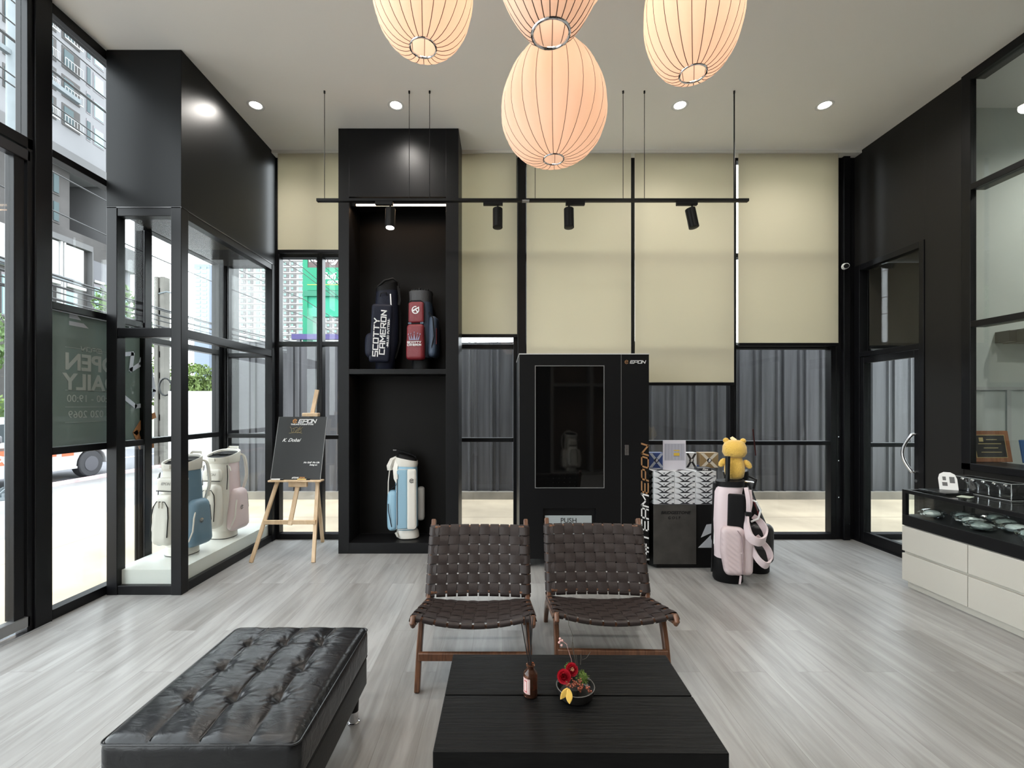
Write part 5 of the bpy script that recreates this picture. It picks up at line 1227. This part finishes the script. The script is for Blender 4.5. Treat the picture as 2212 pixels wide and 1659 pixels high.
# camera on the corner post
cc = thing('security_camera', 'small white bullet security camera on the black corner post', 'camera', P(1823, 577, 4.83))
MB().cyl((0, .0, .0), (0, -.02, 0), .030, n=20).build('mount', white_m, cc); MB().tube([(0, -.02, 0), (-.02, -.06, -.002), (-.04, -.075, -.008)], .012, 8).build('arm', white_m, cc)
MB().tube([(-.035, -.06, -.004), (-.04, -.062, -.005), (-.075, -.13, -.028), (-.077, -.134, -.029)], [.020, .027, .030, .027], 18).build('body', white_m, cc)
MB().cyl((-.077, -.134, -.029), (-.079, -.138, -.030), .024, n=18).build('lens', blk_pl, cc)

# display cabinet behind the viewpoint, reflected in the vending machine window
rc = thing('display_cabinet', 'brown lined display cabinet behind the viewpoint, seen only as a reflection in the vending machine window', 'cabinet', (0, 0, 0))
rc['label'] = 'brown lined cabinet reflected in the dark vending machine window'
post_m = M('cabinet_grey', (.20, .19, .18), .5); tan = M('cabinet_tan', (.14, .09, .06), .6)
B(-.6, 1.02, -1.85, -1.42, 0, 3.2).build('black_side_unit', blk_pl, rc, smooth=False)
for x in (1.02, 1.86, 2.70): B(x, x + .06, -1.85, -1.40, 0, 3.2).build('upright', post_m, rc, smooth=False)
for x in (1.08, 1.92):
    for z in (.0, 1.88, 3.14): B(x, x + .78, -1.85, -1.40, z, z + .06).build('shelf', post_m, rc, smooth=False)
    B(x, x + .78, -1.88, -1.85, 0, 3.2).build('back_panel', tan, rc, smooth=False)
cart_bag('golf_bag', 'pale golf bag reflected in the dark vending machine window', (1.47, -1.60, .06), math.radians(170), white_pl, white_pl)
# ================================================================ OUTSIDE
conc = M('forecourt_concrete', (.40, .325, .235), .85, bump=.1, bscale=6, var=.28, vscale=.9)
pave = M('old_pavement', (.185, .18, .178), .85, bump=.15, bscale=10, var=.3, vscale=.8)
asph = M('asphalt', (.12, .12, .135), .85, bump=.1, bscale=30, var=.1, vscale=1)
m = MB().box(-5.6, XL - .10, -12, YB + .1, -.3, -.05).box(-5.6, 14, YB + .1, 7.35, -.3, -.05)
g = struct(m.build('ground_forecourt', conc, smooth=False))
struct(MB().box(-4.75, -4.735, -12, 7.3, -.052, -.049).box(-5.6, 14, 6.05, 6.062, -.052, -.049).build('trim_ground_joint', M('joint_dark', (.25, .2, .15), .9), smooth=False))
def quad(name, mat, x0, x1, z0, z1, y0=-12, y1=120):
    m = MB().add([(x0, y0, z0), (x1, y0, z1), (x1, y1, z1), (x0, y1, z0), (x0, y0, z0 - .3), (x1, y0, z1 - .3), (x1, y1, z1 - .3), (x0, y1, z0 - .3)], [(0, 1, 2, 3), (4, 7, 6, 5), (0, 4, 5, 1), (2, 6, 7, 3), (1, 5, 6, 2), (0, 3, 7, 4)])
    return struct(m.build(name, mat, smooth=False))
quad('ground_pavement', pave, -10.0, -5.6, -.33, -.05)
quad('ground_road', asph, -21, -10.0, -.36, -.36, y1=160)
quad('trim_kerb', M('kerb_red_white', (.55, .38, .38), .8, var=.2, vscale=3), -10.12, -9.98, -.26, -.26)
quad('ground_lane_line', M('lane_paint', (.7, .7, .7), .7), -13.4, -13.28, -.352, -.352)
quad('ground_far', M('far_ground', (.22, .24, .18), .9), -130, -21, -.36, -.36, y1=260)
quad('ground_back', pave, -5.6, 60, -.35, -.35, y0=7.35, y1=260)
# metal fence behind the shop
fmat = bpy.data.materials.new('fence_sheet'); fmat.use_nodes = True; n = fmat.node_tree.nodes; l = fmat.node_tree.links; b = n['Principled BSDF']
tcn = n.new('ShaderNodeTexCoord'); mp = n.new('ShaderNodeMapping'); mp.inputs['Scale'].default_value = (9, 1, .5); l.new(tcn.outputs['Object'], mp.inputs[0])
nz = n.new('ShaderNodeTexNoise'); nz.inputs['Scale'].default_value = 1.2; nz.inputs['Detail'].default_value = 4; l.new(mp.outputs[0], nz.inputs[0])
r = n.new('ShaderNodeValToRGB'); r.color_ramp.elements[0].position = .3; r.color_ramp.elements[0].color = (.032, .032, .036, 1); r.color_ramp.elements[1].position = .75; r.color_ramp.elements[1].color = (.08, .08, .088, 1)
l.new(nz.outputs[0], r.inputs[0]); l.new(r.outputs[0], b.inputs['Base Color']); b.inputs['Roughness'].default_value = .55; b.inputs['Metallic'].default_value = .3
fe = thing('metal_fence', 'tall dark corrugated metal fence standing on a low concrete kerb behind the shop', 'fence', (0, 7.30, 0))
m = MB(); x = -4.62; prof = []
while x < 9.5:
    prof += [(x, 0), (x + .10, 0), (x + .112, -.028), (x + .135, -.028), (x + .147, 0), (x + .20, 0), (x + .212, -.028), (x + .235, -.028), (x + .247, 0)]; x += .36
A = [(a, b_, .07) for a, b_ in prof]; Bq = [(a, b_, 2.50 + .006 * math.sin(a * 3)) for a, b_ in prof]; A2 = [(a, b_ + .01, .07) for a, b_ in prof]; B2 = [(a, b_ + .01, 2.50 + .006 * math.sin(a * 3)) for a, b_ in prof]
m.rings([A, Bq, B2, A2, A], False, False, closed=False); m.build('corrugated_sheet', fmat, fe, smooth=False)
for xx in (-4.6, -2.2, .2, 2.6, 5.0, 7.4): MB().box(xx, xx + .06, .015, .075, -.05, 2.46).build('fence_post', metal_d, fe, smooth=False)
B(-4.65, 9.5, -.10, .10, -.05, .07).build('concrete_kerb', M('kerb_concrete', (.2, .18, .15), .9, bump=.3, bscale=9, var=.2, vscale=4), fe, smooth=False)

# steel utility pole with flanged foot
pb = P(37, 1071, 8.5); pole = thing('steel_pole', 'thick galvanised steel utility pole bolted to the pavement', 'utility pole', (pb.x, pb.y, -.27))
MB().cyl((0, 0, 0), (0, 0, 13), .17, .14, 12).build('pole_shaft', steel, pole)
MB().cyl((0, 0, 0), (0, 0, .05), .36, n=28).build('base_flange', steel, pole)
for k in range(12):
    a = 2 * PI * k / 12
    MB().bar((.15 * math.cos(a), .15 * math.sin(a), .16), (.30 * math.cos(a), .30 * math.sin(a), .05), .02, .12).build('gusset', steel, pole, smooth=False)
    MB().cyl((.31 * math.cos(a + .26), .31 * math.sin(a + .26), .05), (.31 * math.cos(a + .26), .31 * math.sin(a + .26), .12), .028, n=6).build('anchor_bolt', steel, pole)
for z in (8.35, 4.4): MB().bar((0, -.9, z), (0, 1.25, z), .09, .09).build('cross_arm', steel, pole)
# concrete pole
pb = P(350, 600, 13.2); cp = thing('concrete_pole', 'weathered grey concrete utility pole with bolt holes beyond the display case', 'utility pole', (pb.x, 13.2, -.33))
concp = M('pole_concrete', (.12, .112, .10), .9, bump=.3, bscale=10, var=.18, vscale=3)
H_ = pb.z + .33
for s in (-1, 1): MB().box(s * .09 - .055, s * .09 + .055, -.12, .12, 0, H_).build('pole_flange', concp, cp, smooth=False)
m = MB()
for z in [H_ * k / 9 for k in range(10)]: m.box(-.036, .036, -.07, .11, max(0, z - .5), min(H_, z + .30))
m.build('pole_web', concp, cp, smooth=False)
for z in (H_ - .45, H_ - 1.1, H_ - 2.0, H_ - 2.6): MB().lathe([(0, 0), (.05, .01), (.03, .05), (.06, .07), (.03, .11), (.05, .13), (0, .16)], 10, (.42, -.1, z), cap0=False, cap1=False).build('insulator', M('insulator_brown', (.12, .10, .10), .4), cp)
MB().tube([(.0, -.12, H_ - .5), (.25, -.15, H_ - .45), (.45, -.1, H_ - .5)], .02, 6).build('arm', steel, cp)
MB().tube([(.25 + .18 * math.cos(a), -.2, 2.35 + .25 * math.sin(a)) for a in [k * 2 * PI / 16 for k in range(16)]], .025, 6, closed=True).build('cable_coil', blk_pl, cp)
# overhead cables along the street
cab = M('cable_black', (.02, .02, .02), .6)
CB = [(8.9, 'highest', .018), (8.5, 'second highest', .018), (8.2, 'thick third', .035), (7.62, 'fourth', .018), (7.35, 'fifth', .018), (6.2, 'sixth', .02), (5.5, 'seventh', .02), (4.25, 'eighth', .03), (4.1, 'ninth', .02), (4.0, 'tenth', .035), (3.9, 'eleventh', .02), (3.78, 'twelfth', .03), (3.7, 'lowest', .02)]
for i, (z, nm, r_) in enumerate(CB):
    pts = [(-8.86 + .03 * (i % 3), -10 + 1.66 * k, z - .35 * (1 - ((k % 9) / 4.5 - 1) ** 2) * (.5 + .1 * (i % 4))) for k in range(22)]
    o = MB().tube(pts, r_ * .75, 5).build('overhead_cable', cab, None); tag(o, '%s of the black overhead cables strung along the street' % nm, 'cable', 'overhead cables along the street')
# pickup / delivery car
car = thing('white_car', 'white delivery car with orange red door panels driving past on the street', 'car', (-10.6, 9.0, -.36))
# local: x across (0 = near side, car extends to -x), y along, front toward -y
carw = M('car_white', (.42, .42, .42), .25, coat=.4); tyre = M('tyre', (.03, .03, .033), .8); rimm = M('rim_grey_metal', (.07, .07, .08), .5, .3); cgl = M('car_glass', (.03, .04, .045), .08); orr = M('orange_red_decal', (.62, .10, .035), .5)
wr = .34; wy_r, wy_f = 2.55, -.35
def arch(cy): return [(cy + .42 * math.cos(a), .34 + .40 * math.sin(a)) for a in [PI * k / 10 for k in range(11)]][::-1]
prof_ = [(-1.30, .30)] + [] + [(wy_f - .42, .30)] + arch(wy_f) + [(wy_f + .42, .28), (wy_r - .42, .28)] + arch(wy_r) + [(wy_r + .42, .32), (3.55, .40), (3.62, .70), (3.60, 1.02), (1.75, 1.04), (-.15, 1.02), (-.9, .92), (-1.28, .72)]
MY = Matrix(((0, 0, -1, 0), (1, 0, 0, 0), (0, 1, 0, 0), (0, 0, 0, 1)))
MB().prism(prof_, MY, 1.72).build('body', carw, car, bevel=.03, ang=30)
cab_ = [(-.35, 1.0), (.45, 1.50), (.6, 1.55), (3.0, 1.55), (3.35, 1.45), (3.58, 1.02)]
MB().prism(cab_, Matrix.Translation((-.09, 0, 0)) @ MY, 1.54).build('cabin', carw, car, bevel=.04, ang=30)
for pts in ([(-.12, 1.04), (.46, 1.42), (.95, 1.45), (.95, 1.04)], [(1.03, 1.04), (1.03, 1.45), (1.95, 1.45), (1.95, 1.04)], [(2.05, 1.04), (2.05, 1.45), (3.0, 1.42), (3.3, 1.06)]):
    MB().prism(pts, Matrix.Translation((-.082, 0, 0)) @ MY, .02).build('side_window', cgl, car, smooth=False)
MB().add([(-.2, -.34, 1.03), (-1.5, -.34, 1.03), (-1.45, .44, 1.50), (-.25, .44, 1.50)], [(0, 1, 2, 3)]).build('windscreen', M('windscreen', (.25, .30, .32), .1), car, smooth=False)
for cy in (wy_f, wy_r):
    w_ = MB().cyl((-.02, cy, wr), (-.24, cy, wr), wr, n=32).build('wheel', tyre, car, bevel=.03); MB().cyl((-.012, cy, wr), (-.05, cy, wr), .19, n=20).build('rim', rimm, w_)
    MB().cyl((-1.48, cy, wr), (-1.70, cy, wr), wr, n=24).build('wheel', tyre, car)
MB().rbox((.10, .25, 1.12), (.20, .12, .16), .04, (1, 1, 1)).build('wing_mirror', M('mirror_grey', (.10, .10, .11), .4), car)
MB().box(.0, .05, .05, 2.1, .27, .33).build('side_step', M('step_silver', (.5, .5, .5), .4, .5), car, smooth=False, bevel=.01)
dd = B(.0, .006, .25, .98, .55, .92).build('door_decal', orr, car, smooth=False); B(.0, .006, 1.75, 2.05, .60, .86).build('door_decal', orr, car, smooth=False); B(.0, .006, 1.12, 1.62, .62, .84).build('door_decal', orr, car, smooth=False)
B(.006, .009, .25, .98, .86, .92).build('decal_stripe', M('decal_brown', (.10, .06, .05), .5), dd, smooth=False)
m = MB(); m.prism([(0, .02), (.10, .10), (.02, .20), (.20, .14), (.34, .24), (.22, .10), (.16, -.02), (.11, .06)], Matrix.Translation((.009, .35, .58)) @ Matrix(((0, 0, 1, 0), (1, 0, 0, 0), (0, 1, 0, 0), (0, 0, 0, 1))), .002); m.build('bird_print', white_pr, dd, smooth=False)

# foliage
rnd = random.Random(21)
def leaves(m, c, r, n, size, flat=1.0, shell=.55):
    for _ in range(n):
        d = Vector((rnd.gauss(0, 1), rnd.gauss(0, 1), rnd.gauss(0, 1))).normalized(); q = rnd.uniform(shell, 1.0)
        p = Vector(c) + Vector((d.x * r[0], d.y * r[1], d.z * r[2])) * q
        e = Euler((rnd.uniform(0, 6), rnd.uniform(0, 6), rnd.uniform(0, 6))).to_matrix(); s = size * rnd.uniform(.6, 1.3)
        m.add([p + e @ Vector(v) * s for v in ((-.5, 0, 0), (0, -.28, .05), (.5, 0, 0), (0, .28, .05))], [(0, 1, 2, 3)])
gA = M('leaf_green', (.06, .11, .025), .6, var=.4, vscale=1.2); gB = M('leaf_bright', (.10, .15, .03), .6, var=.4, vscale=1.5)
def tree(name, label, base, h, blobs, n, size, mat, cat='tree', trunk=.12, group=None):
    t = thing(name, label, cat, base, 0, group); m = MB()
    for c, r in blobs: leaves(m, c, r, n, size)
    m.build('foliage', mat, t, smooth=False)
    m = MB(); m.cyl((0, 0, 0), (0, 0, h * .6), trunk, trunk * .6, 8)
    for c, r in blobs: m.cyl((0, 0, h * .3), (c[0], c[1], c[2]), trunk * .4, trunk * .15, 6)
    m.build('trunk', M('bark', (.06, .045, .035), .9), t)
    return t
hb = P(12, 900, 17)
t = thing('hedge', 'clipped green hedge along the far side of the street at the left edge', 'hedge', (-21.5, 17, -.36))
m = MB()
for k in range(10): leaves(m, (rnd.uniform(-.2, .2), -4.2 + k * .95, 1.2 + .1 * math.sin(k)), (.9, .9, 1.25), 520, .16)
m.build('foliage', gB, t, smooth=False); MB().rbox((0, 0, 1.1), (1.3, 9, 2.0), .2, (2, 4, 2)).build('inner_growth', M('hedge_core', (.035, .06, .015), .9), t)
tree('tree', 'large dark green tree rising behind the hedge at the left edge', (-25, 19.0, -.36), 8, [((0, 0, 4.6), (2.2, 2.4, 1.8)), ((.5, -1.8, 5.2), (1.6, 1.8, 1.4)), ((0, 2.2, 5.0), (1.8, 1.9, 1.6))], 1300, .28, gA, trunk=.2)
rl = thing('guard_rail', 'thin green metal railing in front of the hedge', 'railing', (-20.3, 15, -.36)); MB().cyl((0, -7, 1.30), (0, 8, 1.30), .05, n=8).build('rail', M('rail_green', (.03, .16, .10), .5), rl)
for k in range(6): MB().cyl((0, -6.8 + k * 2.9, 0), (0, -6.8 + k * 2.9, 1.28), .035, n=8).build('post', MATS['rail_green'], rl)
tb = P(425, 845, 17); tree('tree', 'bright green round bush tree rising behind the white hoarding', (tb.x, 17, -.36), 3.4, [((0, 0, 2.95), (.62, .5, .50)), ((.12, 0, 2.45), (.62, .5, .5)), ((-.2, 0, 2.3), (.5, .4, .5))], 700, .16, gB, trunk=.05)
tb = P(262, 690, 40); tree('tree', 'small street tree beside the podium of the grey apartment building', (tb.x, 40, -.36), 11, [((0, 0, 10.5), (1.8, 2.2, 2.4)), ((.5, .5, 8.0), (2.2, 2.2, 2))], 700, .45, gA, trunk=.2)
tb = P(385, 820, 24); tree('tree', 'low green shrub tree behind the concrete pole', (tb.x - 1.6, 24, -.36), 5, [((0, 0, 3.2), (1.4, 1.2, 1.5))], 900, .22, gB, trunk=.08)
# white hoarding
hd_ = thing('white_hoarding', 'plain bright white hoarding panel standing on the pavement', 'hoarding', (0, 12.4, -.3)); a = P(365, 845, 12.4); b_ = P(478, 845, 12.4)
B(a.x, b_.x, -.03, .03, .0, a.z + .3).build('panel', M('hoarding_white', (.85, .85, .85), .6), hd_, smooth=False)
for xx in (a.x + .1, b_.x - .1): MB().box(xx - .03, xx + .03, .03, .09, 0, a.z + .25).build('panel_post', metal_d, hd_, smooth=False)

# grey apartment block across the street (facade runs along the street)
grc = M('facade_grey', (.08, .079, .081), .85, var=.12, vscale=.15); grd = M('facade_dark', (.04, .037, .036), .85, var=.3, vscale=.3); lgt = M('facade_light', (.13, .13, .137), .85, var=.1, vscale=.2)
tgl = M('teal_glass', (.10, .23, .23), .15, coat=.5); dgl = M('dark_glass_far', (.03, .05, .055), .3, spec=.2)
ap = thing('apartment_building', 'grey apartment block with recessed balconies across the street at upper left', 'building', (-46, 0, -.36))
D = lambda px: 44390 / (1085 - px)
zb = 27.3
MB().box(-14, 0, 34, D(229), zb, 78).build('upper_block', lgt, ap, smooth=False)
MB().box(-14, -1.2, 34, D(174), 20.4, zb).build('recessed_storeys', grd, ap, smooth=False)
MB().box(-16, 0, 34, D(280), 0, 20.6).build('podium', grd, ap, smooth=False)
MB().box(-16, -.0, D(262) - 1.2, D(269), 20.6, 78).build('rear_wing', grc, ap, smooth=False)
MB().box(-16, .8, D(252), D(287), 18.2, 20.9).build('parapet', grc, ap, smooth=False)
MB().box(0, .15, 34, D(229), zb - .1, zb + 1.6).build('cornice', grc, ap, smooth=False)
k_ = 0
bal = MB().box(0, .02, 0, 1, 0, 2.35)
def bay(y0, y1, z0, z1, glz, rail=True, depth=.35):
    o = MB().box(0, .05, y0, y1, z0, z1).build('balcony' if rail else 'window', grd if rail else M('window_frame_grey', (.12, .11, .12), .6), ap, smooth=False)
    w_ = (y1 - y0)
    B(.05, .09, y0 + w_ * .1, y0 + w_ * (.62 if rail else .9), z0 + (.3 if rail else .15), z1 - .25).build('pane', glz, o, smooth=False)
    if rail:
        m = MB().box(.35, .42, y0, y1, z0 + .0, z0 + .12).box(.38, .42, y0, y1, z0 + .95, z0 + 1.02)
        for i in range(7): m.box(.38, .41, y0 + w_ * i / 6 - .02, y0 + w_ * i / 6 + .02, z0 + .12, z0 + .95)
        m.build('railing', M('rail_grey', (.25, .25, .25), .6), o, smooth=False)
for f_ in range(9):
    z0 = 31.3 + f_ * 3.0
    if f_ > 11: break
    for (p0, p1) in ((100, 121), (133, 172)): bay(D(p0), D(p1), z0, z0 + 2.3, dgl)
    bay(D(201), D(224), z0, z0 + 2.1, tgl, False)
    bay(D(5), D(40), z0, z0 + 2.2, dgl); bay(D(186), D(195), z0, z0 + 2.4, dgl, False)
for f_ in range(2):
    z0 = 21.2 + f_ * 3.0
    for (p0, p1) in ((100, 120), (135, 152)):
        o = MB().box(-1.2, -1.12, D(p0), D(p1), z0, z0 + 2.4).build('window', grd, ap, smooth=False); B(-1.12, -1.05, D(p0) + .15, D(p1) - .15, z0 + .2, z0 + 2.2).build('pane', dgl, o, smooth=False)
wpan = M('white_screen_panel', (.38, .38, .38), .7)
for (p0, p1) in ((100, 121), (136, 175)):
    B(.0, .3, D(p0), D(p1), 15.2, 18.8).build('white_panel', wpan, ap, smooth=False); B(.0, .5, D(p0), D(p1) + .1, 14.4, 14.8).build('white_sill', wpan, ap, smooth=False)
    B(.0, .5, D(p0), D(p1) + .4, 9.0, 9.6).build('white_sill', wpan, ap, smooth=False); bay(D(p0), D(p1) - .4, 10.2, 14.2, tgl, False); bay(D(p0), D(p1) - .4, 5.2, 8.2, tgl, False)
for px in (122, 129): B(0, .5, D(px), D(px) + .18, 4, 18.9).build('white_pipe', wpan, ap, smooth=False)
B(0, .6, D(92), D(190), 18.9, 19.5).build('podium_band', grc, ap, smooth=False); B(0, .6, D(188), D(190.5), 4, 18.9).build('podium_band', grc, ap, smooth=False)
MB().box(-10, .12, D(195.5), D(280), 0, 18.2).build('side_wall', M('facade_mid', (.09, .09, .10), .85), ap, smooth=False)
for z0 in (4.2, 8.4, 12.2):
    o = B(.12, .3, D(197), D(214), z0, z0 + 3.4).build('window', MATS['window_frame_grey'], ap, smooth=False); B(.3, .34, D(198), D(213), z0 + .2, z0 + 3.0).build('pane', tgl, o, smooth=False); B(.12, .5, D(195.5), D(217), z0 + 3.5, z0 + 3.75).build('white_sill', wpan, ap, smooth=False)
    o = B(.12, .3, D(246), D(273), z0, z0 + 3.4).build('window', MATS['window_frame_grey'], ap, smooth=False); B(.3, .34, D(247), D(272), z0 + .2, z0 + 3.0).build('pane', tgl, o, smooth=False)
B(0, .3, D(0) - 1, D(28), 14.8, 18.6).build('white_panel', wpan, ap, smooth=False); bay(D(2), D(16), 10.2, 14.2, tgl, False)

# far white tower, faces the shop
tw = thing('tower_block', 'tall white apartment tower with rows of small balconies far behind the fence', 'building', (0, 200, -.4))
s2 = 200 / F
tx0, tx1, tz1 = (487 - CX) * s2, (735 - CX) * s2, 1.45 + 330 * s2
twm = M('tower_white', (.27, .262, .26), .85); MB().box(tx0, tx1, 0, 18, 0, tz1).build('tower_body', twm, tw, smooth=False)
fh = 13.3 * s2; wn_ = 0; cand = []
ncol = 16; cw = (tx1 - tx0) / ncol
z = 1.45 + 130 * s2
row = 0
while z < tz1 - fh:
    for c in range(ncol): cand.append((c, z, row))
    z += fh; row += 1
wtm = M('tower_recess', (.10, .09, .09), .8); wgm = M('tower_green_glass', (.12, .22, .19), .4)
cells = [q for q in cand]
vis = sorted(cells, key=lambda q: (q[0] > 10, q[1]))
rest = [MB(), MB()]
wA = B(0, cw * .72, -.25, 0, 0, fh * .62); wB = B(0, cw * .5, -.15, 0, 0, fh * .5)
first_w = {}
for i, (c, z, row) in enumerate(vis):
    kind = c % 3 == 1
    x = tx0 + c * cw + cw * (.25 if kind else .14)
    w0, h0 = (cw * .5, fh * .5) if kind else (cw * .72, fh * .6)
    if i < 50:
        o = B(0, w0, -.25, 0, 0, h0).build('window' if kind else 'balcony', wgm if kind else wtm, tw, smooth=False); o.location = (x, 0, z + .5)
        if not kind: B(0, w0, -.8, -.7, 0, h0 * .35).build('balcony_parapet', twm, o, smooth=False); B(w0 * .1, w0 * .5, -.4, -.3, h0 * .3, h0 * .9).build('pane', wgm, o, smooth=False)
    else:
        rest[0 if kind else 1].box(x, x + w0, -.25, 0, z + .5, z + .5 + h0)
        if not kind: rest[0].box(x + w0 * .1, x + w0 * .5, -.35, -.26, z + .5 + h0 * .3, z + .5 + h0 * .9)
rest[0].build('window_rows', wgm, tw, smooth=False)['kind'] = 'stuff'; rest[1].build('balcony_rows', wtm, tw, smooth=False)['kind'] = 'stuff'
m = MB(); z = 1.45 + 130 * s2
while z < tz1: m.box(tx0 - .3, tx1, -.8, 0, z - .15, z + .3); z += fh
m.build('floor_slabs', twm, tw, smooth=False)
tw2 = thing('tower_block', 'slim bluish grey tower left of the white apartment tower', 'building', (0, 170, -.4)); s3 = 170 / F
B((419 - CX) * s3, (452 - CX) * s3, 0, 12, 0, 1.45 + 310 * s3).build('tower_body', M('tower_blue', (.13, .155, .21), .7), tw2, smooth=False)
for k in range(17):
    z = 1.45 + (150 + 9.3 * k) * s3
    for xx in (423, 437): o = B((xx - CX) * s3, (xx + 10 - CX) * s3, -.3, 0, z, z + .9).build('window', wgm, tw2, smooth=False)
# green petrol station sign structure
gs = thing('sign_tower', 'green roadside sign structure with a brown upper board seen over the fence', 'sign', (0, 26, -.35)); s4 = 26 / F
sg = M('sign_green', (.0, .15, .075), .7); sgd = M('sign_green_dark', (.0, .11, .06), .6); sbr = M('sign_brown', (.05, .026, .024), .5); spu = M('sign_purple', (.03, .02, .10), .6)
gx = lambda px: (px - CX) * s4
gz = lambda py: 1.45 + (CY - py) * s4 + .35
B(gx(654), gx(664), 0, .5, 0, gz(470)).build('sign_post', sg, gs, smooth=False)
B(gx(664), gx(780), .05, .4, gz(578), gz(470)).build('upper_board', sbr, gs, smooth=False)
B(gx(664), gx(780), .0, .45, gz(627), gz(578)).build('green_board', sg, gs, smooth=False); B(gx(657), gx(780), -.05, .5, gz(640), gz(628)).build('sign_beam', sgd, gs, smooth=False)
B(gx(658), gx(780), .1, .45, gz(683), gz(640)).build('lower_board', M('sign_mint', (.01, .20, .12), .7), gs, smooth=False); B(gx(664), gx(676), -.02, .5, 0, gz(683)).build('inner_post', sgd, gs, smooth=False)
B(gx(664), gx(780), -.02, 0, gz(615.5), gz(614.5)).build('yellow_line', M('sign_yellow', (.5, .6, .05), .5), gs, smooth=False)
pu = thing('purple_fascia', 'purple roof fascia strip just above the fence behind the green sign', 'fascia', (0, 25.4, -.35)); B(gx(640), gx(790), 0, .3, gz(736), gz(725)).build('fascia_board', spu, pu, smooth=False)
for xx in (650, 780): B(gx(xx), gx(xx) + .2, .05, .25, 0, gz(736)).build('fascia_post', metal_d, pu, smooth=False)
text_mesh('\u0e1e\u0e31\u0e19\u0e18\u0e38\u0e4c\u0e44\u0e17\u0e22', .46, white_pr, gs, (gx(694), .04, gz(560)), FRONT, depth=.02, bold=.01)
m = MB(); m.tube([(gx(716), .02, gz(571)), (gx(722), .02, gz(570)), (gx(728), .02, gz(562)), (gx(731), .02, gz(548))], [.04, .07, .05, .03], 6); m.build('swoosh', white_pr, gs)
text_mesh('\u0e40\u0e15\u0e47\u0e21\u0e17\u0e35\u0e48 \u0e41', .42, white_pr, gs, (gx(715), -.01, gz(598)), FRONT, depth=.02, bold=.012, shear=.2)
text_mesh('GO FU', .24, white_pr, gs, (gx(720), -.01, gz(610)), FRONT, depth=.02, bold=.006, shear=.3)
